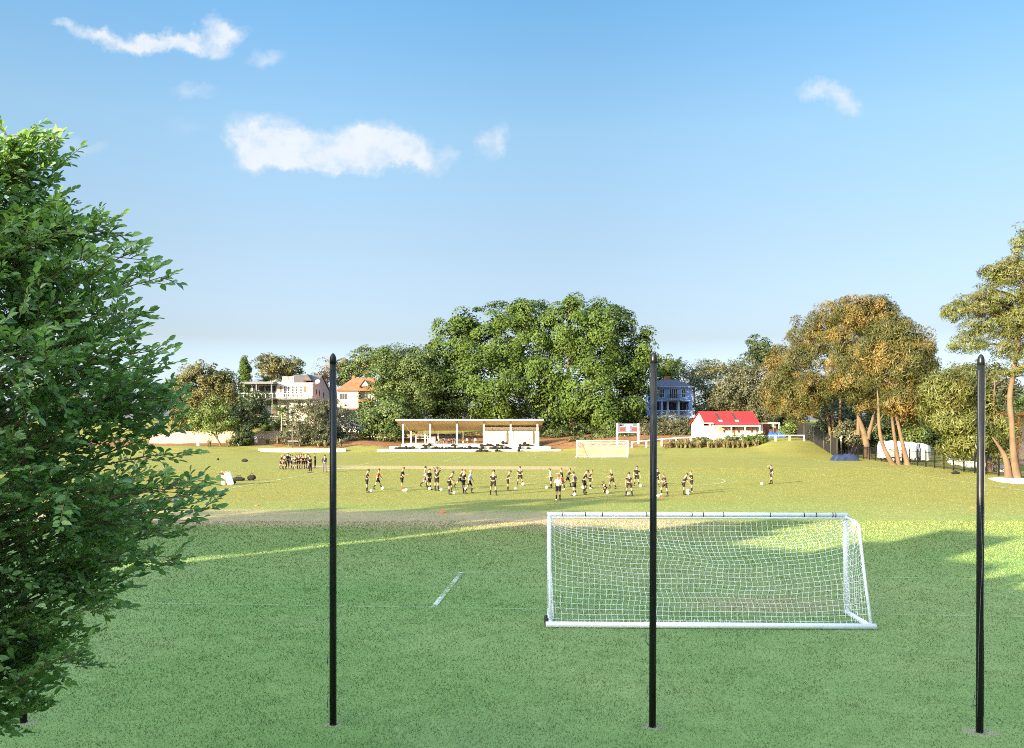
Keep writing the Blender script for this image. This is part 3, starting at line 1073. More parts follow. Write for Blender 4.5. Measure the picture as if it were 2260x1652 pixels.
def build_trees():
    # ---- the two giant figs behind the grandstand
    d = 186
    g = gz(xat(1085, d), d)
    base = Vector((xat(1085, d), d, g))
    tr = [(base.x, d, g - .2, .75), (base.x - .2, d, g + 3, .6), (base.x - 1.5, d, g + 7, .45), (base.x - 3, d, g + 12, .25)]
    tr2 = [(base.x, d, g + 2.5, .5), (base.x + 2, d - .5, g + 6, .4), (base.x + 4, d - 1, g + 12, .25), (base.x + 5, d, g + 18, .12)]
    tree('fig_tree', 'giant dark green fig tree whose trunk stands behind the open grandstand', 'tree', base, [tr, tr2],
         [B(1085, 765, d, 88, 78), B(1010, 805, d - 2, 62, 78), B(990, 870, d - 4, 52, 52), B(1085, 855, d - 8, 82, 60), B(1165, 745, d, 62, 66), B(1045, 722, d, 44, 38), B(1120, 705, d, 42, 34), B(1170, 850, d - 4, 58, 56), B(1120, 900, d - 8, 50, 32), B(1195, 765, d - 2, 46, 62), B(968, 830, d - 2, 34, 66), B(1000, 740, d, 40, 40), B(1165, 705, d, 46, 34), B(940, 880, d - 4, 40, 44)],
         LEAF['fig'], M['palebark'], ncl=420, per=135, rcl=2.1, leaf=.52, limbs=26, limb_r=.3, flat_=.85, spread=.5, dome=.8)
    d = 183
    base = on(1268, d)
    g = base.z
    tr = [(base.x, d, g - .2, .8), (base.x - .8, d, g + 4, .6), (base.x - 1.8, d, g + 9, .45), (base.x - 1.0, d, g + 16, .25)]
    tr2 = [(base.x - .8, d, g + 3, .5), (base.x + 3, d + 1, g + 9, .4), (base.x + 7, d + 1, g + 15, .2)]
    tree('fig_tree', 'giant bright green fig tree rising between the grandstand and the scoreboard', 'tree', base, [tr, tr2],
         [B(1262, 735, d, 66, 68), B(1325, 755, d, 78, 76), B(1385, 795, d + 2, 56, 62), B(1290, 845, d - 6, 74, 74), B(1372, 875, d - 3, 62, 62), B(1250, 700, d, 38, 36), B(1350, 715, d + 2, 46, 36), B(1240, 890, d - 6, 44, 44), B(1320, 910, d - 8, 56, 36), B(1412, 860, d, 34, 70), B(1418, 775, d, 30, 36), B(1200, 850, d - 6, 40, 60)],
         LEAF['fig'], M['palebark'], ncl=420, per=135, rcl=2.1, leaf=.52, limbs=26, limb_r=.3, flat_=.85, spread=.5, dome=.8)
    # ---- the green tree left of the figs, its skirt down to the bank
    d = 180
    base = on(905, d)
    tree('spreading_tree', 'broad mid green tree with drooping boughs beside the orange roofed house', 'tree', base, [[(base.x, d, base.z - .2, .5), (base.x - .6, d, base.z + 4, .4), (base.x - 1, d, base.z + 9, .2)]],
         [B(900, 800, d, 62, 34), B(865, 840, d - 3, 52, 46), B(920, 860, d - 4, 54, 60), B(850, 900, d - 9, 54, 38), B(810, 935, d - 13, 40, 34), B(880, 925, d - 12, 50, 34), B(845, 955, d - 15, 36, 16), B(940, 800, d, 34, 30), B(860, 795, d, 34, 22)],
         LEAF['mid'], M['bark'], ncl=400, per=90, rcl=1.5, leaf=.42, limbs=14, limb_r=.16, droop=.6, spread=.5)
    # ---- trees on the hill behind
    for spec in [
        ('cypress', 'narrow dark green cypress column standing behind the grey verandah house', 'tree', 541, 218, [B(541, 832, 218, 11, 34), B(541, 806, 218, 7, 16), B(541, 862, 218, 12, 28)], 'fig', 230, 60, .7, .32, {'spiky': .9}),
        ('umbrella_tree', 'flat topped tree with layered olive crown above the white house', 'tree', 615, 228, [B(588, 806, 228, 28, 18), B(630, 808, 228, 34, 22), B(600, 795, 228, 18, 12), B(652, 812, 228, 16, 14), B(610, 828, 228, 40, 12)], 'olive', 190, 50, 1.1, .42, {}),
        ('autumn_tree', 'half bare rust coloured tree behind the grey gabled roof', 'tree', 722, 236, [B(722, 825, 236, 30, 32), B(745, 815, 236, 22, 26), B(705, 840, 236, 18, 20)], 'rust', 90, 34, 1.0, .36, {}),
        ('round_tree', 'round green tree showing between the orange roof and the rusty tree', 'tree', 782, 238, [B(775, 820, 238, 34, 30), B(812, 800, 236, 36, 32), B(850, 795, 232, 34, 26), B(760, 845, 236, 20, 16)], 'mid', 260, 50, 1.2, .45, {}),
        ('bushy_tree', 'bright green tree top poking out beside the shade-blue house roof', 'tree', 1472, 222, [B(1470, 812, 222, 20, 26), B(1455, 835, 222, 18, 26), B(1490, 822, 222, 20, 20)], 'fig', 110, 50, 1.1, .42, {}),
        ('bare_tree', 'thin grey tree with bare twigs behind the shade-blue house', 'tree', 1535, 212, [B(1530, 832, 212, 30, 34), B(1555, 850, 210, 26, 36), B(1515, 850, 212, 18, 28)], 'grey', 120, 34, 1.0, .36, {}),
        ('acacia_tree', 'wide feathery tree on the skyline left of the golden trees', 'tree', 1590, 226, [B(1580, 812, 226, 48, 16), B(1610, 822, 226, 36, 18), B(1560, 825, 226, 30, 16)], 'olive', 130, 44, 1.1, .38, {}),
        ('dark_tree', 'dense dark tree filling the gap behind the red roofed hut', 'tree', 1562, 200, [B(1562, 880, 200, 36, 56), B(1600, 900, 200, 40, 46), B(1540, 920, 198, 36, 26), B(1660, 920, 198, 60, 34), B(1720, 900, 202, 60, 50)], 'dark', 330, 55, 1.2, .42, {}),
        ('coral_tree', 'grey green tree with pale spreading branches above the red roof', 'tree', 1630, 188, [B(1630, 850, 188, 48, 44), B(1605, 880, 184, 36, 34), B(1660, 875, 184, 40, 44), B(1650, 820, 190, 32, 30), B(1690, 900, 182, 40, 36)], 'grey', 420, 46, 1.15, .40, {}),
        ('tall_dark_tree', 'dark crown peeping out at the left of the golden trees', 'tree', 1672, 215, [B(1672, 770, 215, 24, 30), B(1690, 790, 215, 26, 32), B(1655, 800, 214, 22, 20)], 'dark', 140, 50, 1.1, .42, {}),
    ]:
        nm, lab, cat, px, dd, bl, lf, ncl, per, rcl, leaf, kw = spec
        b = on(px, dd)
        mid = bl[0]
        pale = nm in ('coral_tree', 'bare_tree', 'autumn_tree', 'umbrella_tree')
        tree(nm, lab, cat, b, [[(b.x, b.y, b.z - .3, .32), (b.x * .6 + mid[0] * .4, b.y, (b.z + mid[2]) / 2, .26), (mid[0], mid[1], mid[2], .12)]], bl, LEAF[lf],
             M['greybark'] if pale else M['bark'], ncl=ncl, per=per, rcl=rcl, leaf=leaf, limbs=26 if pale else 8, limb_r=.13, **kw)
    # ---- left cluster over the cream wall
    d = 176
    b = on(452, d)
    tree('olive_tree', 'large round yellowish tree left of the verandah house', 'tree', b, [[(b.x, d, b.z - .2, .35), (b.x + .3, d, b.z + 4, .28), (b.x, d, b.z + 8, .15)]],
         [B(452, 862, d, 58, 56), B(410, 880, d, 36, 48), B(495, 875, d, 38, 46), B(440, 825, d, 36, 22), B(480, 838, d, 34, 24), B(420, 930, d - 6, 46, 30)],
         LEAF['olive'], M['bark'], ncl=430, per=60, rcl=1.1, leaf=.38, limbs=18, limb_r=.14)
    d = 156.5
    b = ground_at(487, 984)
    d = b.y
    tree('small_tree', 'small feathery light green tree with forked pale trunk before the cream wall', 'tree', b,
         [[(b.x, d, b.z - .1, .17), (b.x - .5, d, b.z + 1.1, .13), (b.x - 1.7, d, b.z + 2.6, .09), (b.x - 2.2, d, b.z + 4.0, .05)],
          [(b.x - .5, d, b.z + 1.0, .12), (b.x - .7, d - .1, b.z + 2.3, .10), (b.x - .9, d, b.z + 4.4, .05)]],
         [B(450, 912, d, 38, 20), B(480, 895, d, 32, 22), B(436, 935, d, 22, 18), B(470, 940, d - 1, 26, 16), B(505, 925, d, 18, 18)],
         LEAF['lime'], M['palebark'], ncl=170, per=48, rcl=.75, leaf=.30, limbs=10, limb_r=.06, droop=.8)
    b = ground_at(536, 982)
    d = b.y
    tree('leaning_tree', 'dark tree on a curved bare trunk leaning before the cream wall', 'tree', b,
         [[(b.x - .2, d, b.z - .1, .16), (b.x + .9, d, b.z + .9, .13), (b.x + 1.3, d + .2, b.z + 2.0, .11), (b.x + .7, d + .8, b.z + 3.6, .09), (b.x + .4, d + 2, b.z + 6, .05)]],
         [B(545, 900, d + 3, 34, 24), B(570, 885, d + 4, 28, 20), B(525, 925, d + 2, 26, 22), B(560, 925, d + 3, 30, 20)],
         LEAF['dark'], M['palebark'], ncl=170, per=50, rcl=.8, leaf=.32, limbs=10, limb_r=.06)
    # ---- golden casuarinas along the touchline
    def cas(label, px, py, stems, bl, ncl, lf='gold', dd=None):
        b = ground_at(px, py) if dd is None else on(px, dd)
        d_ = b.y
        st = [[(*at(sx, sy, d_ + so), r * .82) for sx, sy, so, r in s] for s in stems]
        tree('casuarina_tree', label, 'tree', b, st, [B(x, y, d_ + o, rx, rz) for x, y, o, rx, rz in bl], LEAF[lf], M['palebark'], ncl=ncl, per=78, rcl=.95, leaf=.46, limbs=26, limb_r=.10,
             group='golden casuarinas on the right bank', aspect=.20, spiky=.55, spread=.5, flat_=.9, flare=1.5)
    cas('golden brown casuarina with three pale stems beside the blue tarpaulin heap', 1845, 1001,
        [[(1840, 1004, 0, .42), (1833, 960, 0, .28), (1824, 905, 0, .24), (1812, 850, 0, .15)], [(1849, 1004, 0, .36), (1838, 950, .3, .26), (1836, 880, .3, .2), (1850, 800, 0, .1)], [(1855, 1000, .4, .34), (1853, 930, .4, .27), (1856, 850, .4, .2), (1850, 770, .4, .1)]],
        [(1755, 800, 2, 50, 52), (1735, 860, 0, 42, 48), (1795, 740, 2, 52, 44), (1830, 800, -1, 55, 60), (1765, 880, -3, 46, 36), (1850, 700, 3, 52, 36), (1800, 860, -3, 40, 30), (1722, 815, 3, 26, 42), (1765, 915, -3, 30, 18), (1715, 870, 0, 30, 44), (1705, 830, 2, 22, 34), (1740, 900, -2, 34, 24), (1880, 830, 0, 40, 40)], 760)
    cas('golden casuarina with the thickest trunk, flaring widely at the ground', 1915, 1013,
        [[(1916, 1016, 0, .72), (1912, 975, 0, .52), (1902, 940, 0, .40), (1892, 915, 0, .2)], [(1914, 970, 0, .42), (1924, 935, 0, .26), (1934, 890, 0, .16)], [(1894, 960, 1.5, .3), (1895, 900, 1.5, .27), (1897, 830, 1.5, .16)], [(1918, 962, 0, .15), (1945, 925, 0, .1), (1965, 880, 0, .06)]],
        [(1885, 690, 4, 46, 32), (1920, 705, 4, 50, 36), (1900, 775, 0, 62, 52), (1890, 845, -2, 50, 40), (1945, 760, 3, 46, 44), (1905, 895, -1, 26, 16), (1930, 690, 5, 44, 30), (1860, 740, 2, 36, 40)], 540)
    cas('golden green casuarina with several leaning trunks before the white covered trailer', 1978, 1027,
        [[(1972, 1030, 0, .40), (1950, 990, 0, .28), (1940, 950, 0, .25), (1939, 890, 0, .16), (1936, 862, 0, .06)], [(1984, 1030, .3, .32), (1974, 965, .3, .24), (1966, 900, .3, .18), (1985, 830, .3, .1)], [(2004, 1031, -.3, .40), (1992, 980, -.3, .27), (1980, 925, -.3, .22), (1966, 870, -.3, .14)], [(1982, 940, -.2, .12), (2000, 905, -.2, .09), (2008, 870, -.2, .05)]],
        [(1985, 745, 3, 46, 36), (2010, 800, 1, 44, 44), (1970, 830, 1, 52, 44), (2025, 855, 1, 30, 32), (1990, 890, -1, 44, 28), (1950, 790, 3, 40, 44), (2010, 920, 1, 30, 24), (2030, 770, 2, 34, 34), (2045, 820, 2, 22, 28), (1965, 730, 4, 40, 30)], 540)
    # a greener one hanging over the fence
    cas('lower green casuarina hanging over the black fence behind the last pole', 2187, 1042,
        [[(2187, 1046, 0, .30), (2178, 1000, 0, .2), (2170, 950, 0, .16), (2150, 890, 0, .08)], [(2196, 1040, .5, .2), (2200, 985, .5, .14), (2192, 900, .5, .12), (2196, 840, .5, .08)], [(2170, 955, 0, .12), (2120, 925, 0, .08), (2080, 910, 0, .04)], [(2178, 985, 0, .12), (2130, 970, 0, .08), (2090, 965, 0, .04)]],
        [(2090, 870, 0, 48, 40), (2075, 905, 0, 38, 30), (2110, 935, -1, 46, 30), (2130, 850, 2, 44, 36), (2150, 975, -1, 44, 30), (2105, 985, 0, 30, 24), (2210, 955, 1, 36, 34), (2160, 900, 2, 36, 30), (2215, 1010, 0, 22, 18)], 400, lf='pine')
    # ---- the big pine at the edge
    b = ground_at(2243, 1057)
    d = b.y
    tree('pine_tree', 'tall pine with orange trunk rising above the last black pole', 'tree', b,
         [[(*at(2244, 1062, d), .46), (*at(2236, 1000, d), .27), (*at(2234, 940, d), .24), (*at(2227, 880, d), .23), (*at(2236, 830, d), .2), (*at(2250, 740, d), .17), (*at(2262, 620, d), .1), (*at(2262, 510, d), .03)],
          [(*at(2226, 1058, d), .36), (*at(2222, 1015, d), .24), (*at(2208, 990, d), .15), (*at(2190, 965, d), .06)]],
         [B(2256, 545, d, 22, 44), B(2232, 600, d, 40, 34), B(2195, 612, d, 26, 26), B(2205, 660, d, 52, 36), B(2150, 678, d, 46, 26), B(2105, 692, d, 36, 16), B(2180, 720, d, 50, 26), B(2140, 760, d, 44, 18), B(2245, 690, d, 44, 50), B(2225, 760, d, 36, 30), B(2280, 600, d, 40, 60), B(2310, 700, d, 60, 70), B(2290, 790, d, 50, 40), B(2240, 815, d, 34, 22), B(2205, 822, d, 18, 14)],
         LEAF['pine'], M['palebark'], ncl=620, per=72, rcl=.62, leaf=.34, limbs=70, limb_r=.07, aspect=.16, spiky=.35, spread=.5, flare=1.6)
    # ---- palms
    palm('palm_tree', 'tall palm with a skirt of hanging brown fronds behind the verandah house', on(588, 222), 10.0, 26, 3.6, LEAF['olive'], skirt=46, upright=.45)
    palm('palm_tree', 'yellow green palm whose fronds hide the corner of the white house', on(622, 172), 4.9, 30, 3.1, LEAF['lime'], upright=.35)
    palm('palm_tree', 'slender palm leaning in front of the white house wall', on(646, 173), 4.4, 20, 2.6, LEAF['olive'], upright=.3)
    palm('palm_tree', 'low bushy palm with trunk hidden, directly above the garden door', on(588, 166.5), 1.6, 34, 3.0, LEAF['lime'], upright=.55)
    palm('palm_tree', 'feathery palm top against the sky beside the shade-blue house', on(1497, 226), 14.5, 24, 3.0, LEAF['olive'], upright=.35)
    # ---- shrubs
    d = 159
    shrub('large_shrub', 'big grey green shrub with pale bare branches behind the low white terrace', 'shrub',
          [B(680, 940, d, 40, 40), B(655, 960, d - 2, 34, 28), B(705, 930, d + 1, 34, 36), B(720, 965, d - 2, 28, 24), B(690, 975, d - 3, 40, 16)], LEAF['grey'], 330, 50, .7, .27, twigs=46)
    d = 164
    shrub('large_shrub', 'grey green shrub half hidden by the first full height pole, below the orange roof', 'shrub', [B(752, 945, d, 26, 42), B(765, 970, d - 2, 24, 20), B(740, 965, d - 1, 20, 24)], LEAF['grey'], 170, 46, .7, .27, twigs=14)
    b = ground_at(531, 984)
    shrub('clipped_shrub', 'dark dense shrub growing against the cream wall beside the blue white door', 'shrub', [B(534, 968, b.y, 22, 18), B(520, 976, b.y, 16, 10), B(548, 960, b.y + .8, 14, 26)], LEAF['dark'], 150, 50, .5, .22, twigs=4)
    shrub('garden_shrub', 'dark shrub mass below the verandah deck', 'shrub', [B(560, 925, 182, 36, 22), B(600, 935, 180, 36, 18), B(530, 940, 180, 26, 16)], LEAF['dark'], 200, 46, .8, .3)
    shrub('garden_shrub', 'dark shrub against the foot of the white house, behind the big grey shrub', 'shrub', [B(690, 900, 182, 44, 16), B(730, 905, 182, 34, 24)], LEAF['grey'], 160, 46, .8, .3)
    for lab, px, py, w, h, lf in [('brown green shrub left of the hut, nearest the scoreboard post', 1440, 946, 30, 26, 'grey'), ('grey twiggy shrub between the middle pole and the hut', 1478, 942, 34, 26, 'grey'), ('pale twiggy shrub leaning on the white wall of the hut', 1512, 948, 18, 24, 'grey')]:
        d_ = 167
        shrub('bank_shrub', lab, 'shrub', [B(px, py, d_, w, h), B(px - w * .5, py + 8, d_ - 1, w * .6, h * .7), B(px + w * .5, py + 6, d_ - 1, w * .6, h * .7)], LEAF[lf], 130, 46, .6, .24, twigs=24)
    shrub('ground_shrub', 'low pale green ground cover under the bright fig tree, behind the far goal', 'shrub', [B(1290, 972, 161, 26, 9), B(1330, 964, 163, 26, 10), B(1262, 978, 159, 12, 5)], LEAF['mid'], 110, 44, .45, .24)
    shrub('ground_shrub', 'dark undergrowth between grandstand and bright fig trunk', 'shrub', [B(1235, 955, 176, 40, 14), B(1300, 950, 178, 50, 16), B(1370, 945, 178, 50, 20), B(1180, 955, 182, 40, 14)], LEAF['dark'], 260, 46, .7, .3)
    shrub('ground_shrub', 'low shrub hanging below the scoreboard side of the fig', 'shrub', [B(1378, 962, 164, 20, 14), B(1350, 950, 168, 24, 20)], LEAF['mid'], 90, 46, .6, .27)
    shrub('hedge_shrub', 'clipped bright green hedge block at the end of the flax bed', 'shrub', [B(1678, 970, 150.5, 13, 11), B(1655, 972, 150.8, 16, 9)], LEAF['fig'], 120, 46, .4, .2, twigs=2)
    for lab, px, py, w in [('low dark shrub behind the flax, below the hut verandah', 1612, 970, 30), ('low dark shrub at the left end of the flax bed', 1500, 978, 18), ('small dark shrub under the white rail beside the flax', 1545, 973, 18)]:
        shrub('bed_shrub', lab, 'shrub', [B(px, py, 151.8, w, 7), B(px + w * .6, py + 1, 151.8, w * .6, 7)], LEAF['mid'], 60, 40, .35, .2, twigs=3)
    shrub('fence_shrub', 'leafy shrub growing beside the blue covers near the black screen', 'shrub', [B(1744, 946, 159, 22, 16), B(1735, 958, 158, 14, 8)], LEAF['lime'], 100, 44, .5, .25)
    # understorey behind the casuarinas
    for lab, px, py, w, h, d_, lf in [('dark thicket behind the triple stemmed casuarina', 1880, 940, 70, 60, 150, 'dark'), ('grey leafed bush at the foot of the screen fence, behind the first casuarina', 1870, 960, 30, 26, 138, 'grey'),
                                      ('dark evergreen thicket behind the white trailer', 2010, 935, 70, 60, 140, 'dark'), ('dark hedge behind the green casuarina', 2110, 930, 80, 60, 158, 'dark'), ('dark hedge at the edge of the picture behind the pine trunk', 2240, 930, 70, 60, 165, 'dark'),
                                      ('pale twiggy tree behind the last pole', 2175, 850, 56, 46, 128, 'grey'), ('fan leafed bush above the trailer', 2020, 955, 20, 22, 122, 'mid'), ('dark bush beside the fence gate', 1900, 975, 46, 24, 142, 'dark')]:
        shrub('thicket', lab, 'thicket', [B(px, py, d_, w, h), B(px - w * .6, py + h * .3, d_ - 1, w * .6, h * .6), B(px + w * .6, py + h * .25, d_ - 1, w * .6, h * .6)], LEAF[lf], int(60 + w * h / 20), 50, .9, .36, twigs=24 if lf == 'grey' else 5)
    for lab, px, py, w, h in [('dark thicket on the hill behind the left fig trunk', 1000, 915, 90, 44), ('dark thicket on the hill behind the bright fig trunk', 1190, 915, 90, 46), ('dark thicket on the hill between the bright fig and the shade-blue house', 1370, 915, 90, 44)]:
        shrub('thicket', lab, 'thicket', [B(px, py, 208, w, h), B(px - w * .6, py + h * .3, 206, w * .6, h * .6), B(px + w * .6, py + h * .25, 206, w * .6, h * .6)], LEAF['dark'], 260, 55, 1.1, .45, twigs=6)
    # belt of trees closing the view
    proto = None
    for i, (px, d_, s) in enumerate([(-250, 250, 1.1), (-60, 262, 1.2), (120, 255, 1.0), (250, 248, 1.0), (380, 256, .95), (490, 262, .8), (700, 262, .85), (860, 252, 1.0), (1480, 258, .9), (1620, 262, .95), (1745, 255, 1.1), (1850, 250, 1.15), (1960, 246, 1.0), (2060, 250, .85), (2150, 246, .85), (2250, 250, .9), (2360, 250, 1.1), (2500, 255, 1.2)]):
        b = on(px, d_)
        lab = 'dark tree of the belt that closes the view on the hill'
        if proto is None:
            h0 = Vector((0, 0, 0))
            proto = tree('belt_tree', lab, 'tree', h0, [[(0, 0, -.5, .45), (.2, 0, 4, .35), (0, 0, 9, .15)]], [(0, 0, 8, 6, 5, 4.5), (-4, 0, 6.5, 4, 4, 4), (4, 0, 6.5, 4.2, 4, 4), (1.5, 0, 11, 3.8, 3.5, 3)], LEAF['mid'], M['bark'], ncl=330, per=50, rcl=1.2, leaf=.5, limbs=10, group='belt of trees on the hill')
            o = proto
        else:
            o = copy_tree(proto)
        o.location = b
        o.scale = (s * 1.1, s, s * .9)
        o.rotation_euler = (0, 0, i * 1.7)
    # flax bed in front of the hut
    fm = [flax_mesh(), flax_mesh(60, 1.15), flax_mesh(40, .85)]
    k = 0
    for row, (py, dd) in enumerate(((989, 149.0), (984, 149.9), (979, 150.8))):
        for px in np.arange(1468 + 6 * row, 1676, 11.5):
            p = on(px + random.uniform(-4, 4), dd + random.uniform(-.3, .3))
            o = link('flax_plant', fm[k % 3], None, p)
            o.rotation_euler = (0, 0, random.random() * 6.28)
            sc = random.uniform(.85, 1.25)
            o.scale = (sc, sc, sc)
            tag(o, 'strappy pale flax plant in the bed before the red roofed hut', 'plant', 'flax plants in the bed before the hut')
            k += 1
    for lab, px, py in [('strappy clump at the end of the low white terrace, right of the pole', 750, 985), ('strappy clump behind the low white terrace beside the bench', 704, 985), ('rounded strappy clump behind the low white terrace', 718, 986), ('strappy clump under the cream wall beside its brown door', 612, 978), ('strappy green clump below the cream wall, left of the brown door', 590, 978), ('strappy clump at the foot of the forked tree', 462, 984), ('strappy clump between the two trunks under the cream wall', 505, 984), ('spiky dark clump by the white rail beyond the middle pole', 1489, 977)]:
        p = ground_at(px, py + 3)
        o = link('flax_plant', fm[k % 3], None, p)
        o.scale = (1.5, 1.5, 1.25)
        k += 1
        tag(o, lab, 'plant')
# ------------------------------------------------------------------ buildings and walls
def window(root, lo, hi, frame, glass, cols=2, rows=1, axis='y', fw=.06, name='window'):
    """a window in a wall facing -Y (axis y) or +X (axis x): frame proud of the wall, pane behind"""
    f = MB()
    x0, y0, z0 = lo
    x1, y1, z1 = hi
    if axis == 'y':
        def bx(a0, a1, b0, b1):
            f.box((a0, y0 - .05, b0), (a1, y0 + .02, b1))
        bx(x0 - fw, x0, z0 - fw, z1 + fw)
        bx(x1, x1 + fw, z0 - fw, z1 + fw)
        bx(x0, x1, z1, z1 + fw)
        bx(x0, x1, z0 - fw, z0)
        for i in range(1, cols):
            t = x0 + (x1 - x0) * i / cols
            bx(t - fw * .35, t + fw * .35, z0, z1)
        for j in range(1, rows):
            t = z0 + (z1 - z0) * j / rows
            for i in range(cols):
                a = x0 + (x1 - x0) * i / cols + fw * .35
                b = x0 + (x1 - x0) * (i + 1) / cols - fw * .35
                bx(a, b, t - fw * .3, t + fw * .3)
        w = f.build(name, frame, root)
        MB().box((x0, y0 - .025, z0), (x1, y0 + .012, z1)).mesh
        p = MB().box((x0 + .002, y0 - .028, z0 + .002), (x1 - .002, y0 + .012, z1 - .002))
    else:
        def bx(a0, a1, b0, b1):
            f.box((x0 - .02, a0, b0), (x0 + .05, a1, b1))
        bx(y0 - fw, y0, z0 - fw, z1 + fw)
        bx(y1, y1 + fw, z0 - fw, z1 + fw)
        bx(y0, y1, z1, z1 + fw)
        bx(y0, y1, z0 - fw, z0)
        w = f.build(name, frame, root)
        p = MB().box((x0 - .012, y0 + .002, z0 + .002), (x0 + .028, y1 - .002, z1 - .002))
    off = tuple(root.location)
    link('pane', p.mesh('pane', glass, off), w)
    return w


def build_houses():
    s_world[0] = True
    tile = mat('roof_tile_orange', (.27, .092, .042), .85, .25, 1.2, bump=.5, stain=(.15, .06, .03), stain_amt=.5)
    slate = mat('roof_slate_grey', (.085, .075, .075), .8, .2, 1.2, bump=.3)
    pink = mat('render_pink', (.46, .29, .29), .9, .1, .6, stain=(.3, .2, .19))
    wht = mat('house_white', (.38, .37, .345), .8, .06, .6, stain=(.36, .33, .29), stain_amt=.3)
    steel = mat('grey_steel', (.10, .115, .14), .5, .15, 2.0)
    brick = mat('brick_brown', (.09, .055, .04), .9, .25, 1.5, brick=(4.0, (.35, .3, .26)))
    # --- the white house with its verandah wing
    d = 200.0
    k = d / F

    def X(px):
        return (px - CX) * k

    def Z(py):
        return HC - (py - HY) * k
    g = gz(X(650), 205) - 1.5
    root = thing('house', (X(650), d, Z(935)), 'white two storey house with grey gable roof, pink side wall and verandah wing', 'house')
    MB().box((X(611), d, Z(940)), (X(689), d + 3.2, Z(846))).box((X(607), d - .08, Z(848.5)), (X(691), d, Z(845.2))).build('wall', wht, root)
    MB().box((X(611), d + 3.2, Z(940)), (X(688), d + 19, Z(857))).prism([(d + 3.2, Z(857)), (d + 19, Z(857)), (d + 10.5, Z(826))], X(640), X(688), 'x').box((X(689), d + .06, Z(940)), (X(690.4), d + 3.1, Z(848))).build('side_wall', pink, root)
    # roof slabs over the gable
    rf = MB()
    for y0, y1 in ((d + 2.6, d + 10.5), (d + 19.5, d + 10.5)):
        za, zb = Z(858) + .08, Z(826) + .22
        xs0, xs1 = X(622), X(689.5)
        rf.add([(xs0, y0, za), (xs1, y0, za), (xs1, y1, zb), (xs0, y1, zb), (xs0, y0, za + .16), (xs1, y0, za + .16), (xs1, y1, zb + .16), (xs0, y1, zb + .16)],
               [(0, 1, 2, 3), (7, 6, 5, 4), (0, 4, 5, 1), (1, 5, 6, 2), (2, 6, 7, 3), (3, 7, 4, 0)])
    r = rf.build('roof', slate, root)
    dm = MB().prism([(X(655), Z(838)), (X(676), Z(838)), (X(665), Z(823))], d + 5.2, d + 11, 'y')
    link('dormer', dm.mesh('dormer', slate, tuple(root.location)), r)
    dish = MB().lathe([(.0, 0), (.3, .05), (.55, .22)], 14).mesh('satellite_dish', M['white'])
    o = link('satellite_dish', dish, r, Vector((X(696), d + 2.5, Z(845))) - root.location)
    o.rotation_euler = (R(60), 0, R(-15))
    o.location.z += .25
    for px in (626, 640):
        ac = MB().box((X(px) - .6, d + 1.2, Z(846) + .02), (X(px) + .6, d + 1.7, Z(846) + 1.5), bevel=.04).build('air_conditioner', wht, root)
        fans = MB()
        for q in (.4, 1.08):
            fans.lathe([(.28, 0), (.30, -.02), (.22, -.03)], 14)
            n = 14 * 3
            base = len(fans.v) - n
            for i in range(base, len(fans.v)):
                x, y, z = fans.v[i]
                fans.v[i] = (X(px) + x, d + 1.18 + z, Z(846) + q + y)
        link('fan', fans.mesh('fan', steel, tuple(root.location)), ac)
    for px in (627, 635.5, 644, 653, 661.5):
        window(root, (X(px), d, Z(876)), (X(px + 6), d, Z(853)), M['white'], M['glass'], 2, 4, fw=.09)
    window(root, (X(617), d, Z(866)), (X(622), d, Z(853)), wht, M['wood'], 1, 1)
    window(root, (X(671), d, Z(866)), (X(676), d, Z(853)), wht, M['wood'], 1, 1)
    for a, b, c, e in ((4.0, 5.0, 858, 869), (7.5, 8.5, 859, 871), (12, 13.2, 862, 874)):
        window(root, (X(690.4) if a < 3 else X(688), d + a, Z(e)), (X(688), d + b, Z(c)), pink, M['glass'], 1, 1, axis='x')
    window(root, (X(680), d, Z(912)), (X(687), d, Z(885)), wht, M['glass'], 2, 3)
    MB().box((X(668), d - .12, Z(884)), (X(686), d - .003, Z(880.5))).build('awning', tile, root)
    # verandah wing
    v0 = d - 2
    MB().box((X(534), v0 - 1.0, Z(849)), (X(611) - .02, v0 + 6, Z(845.6))).box((X(538), v0 - .7, Z(845.5)), (X(609), v0 + 5, Z(844.2))).build('verandah_roof', steel, root)
    for px in (546, 573, 606):
        MB().box((X(px) - .13, v0 - .6, Z(879) + .02), (X(px) + .13, v0 - .35, Z(849) - .02)).build('verandah_post', steel, root)
    MB().box((X(528), v0 - 1.2, Z(884)), (X(611) - .02, v0 + 6, Z(880))).box((X(611), d - 1.6, Z(884)), (X(686), d - .15, Z(880.6))).build('deck', mat('deck_grey', (.07, .07, .07), .8, .2, 2), root)
    MB().box((X(552), v0 + 3.2, Z(879)), (X(609.5), v0 + 3.4, Z(849) - .03)).build('back_wall', wht, root)
    for a, b in ((555, 566), (569, 580), (583, 594), (596, 605)):
        window(root, (X(a), v0 + 3.2, Z(878)), (X(b), v0 + 3.2, Z(852)), steel, M['glass'], 1, 1)
    rl = MB()
    for px in np.arange(530, 690, 8):
        y = v0 - 1.0 if px < 611 else d - 1.5
        rl.box((X(px) - .03, y, Z(880)), (X(px) + .03, y + .06, Z(870)))
    rl.box((X(530), v0 - 1.02, Z(870.0)), (X(611), v0 - .92, Z(869))).box((X(611), d - 1.52, Z(870)), (X(688), d - 1.42, Z(869)))
    rl.build('balcony_rail', M['white'], root)
    MB().box((X(538), v0 + 1.8, Z(945)), (X(611) - .02, v0 + 6, Z(884) - .02)).build('lower_wall', brick, root)
    window(root, (X(573), v0 + 1.8, Z(917)), (X(601), v0 + 1.8, Z(889)), steel, M['glass'], 4, 2)
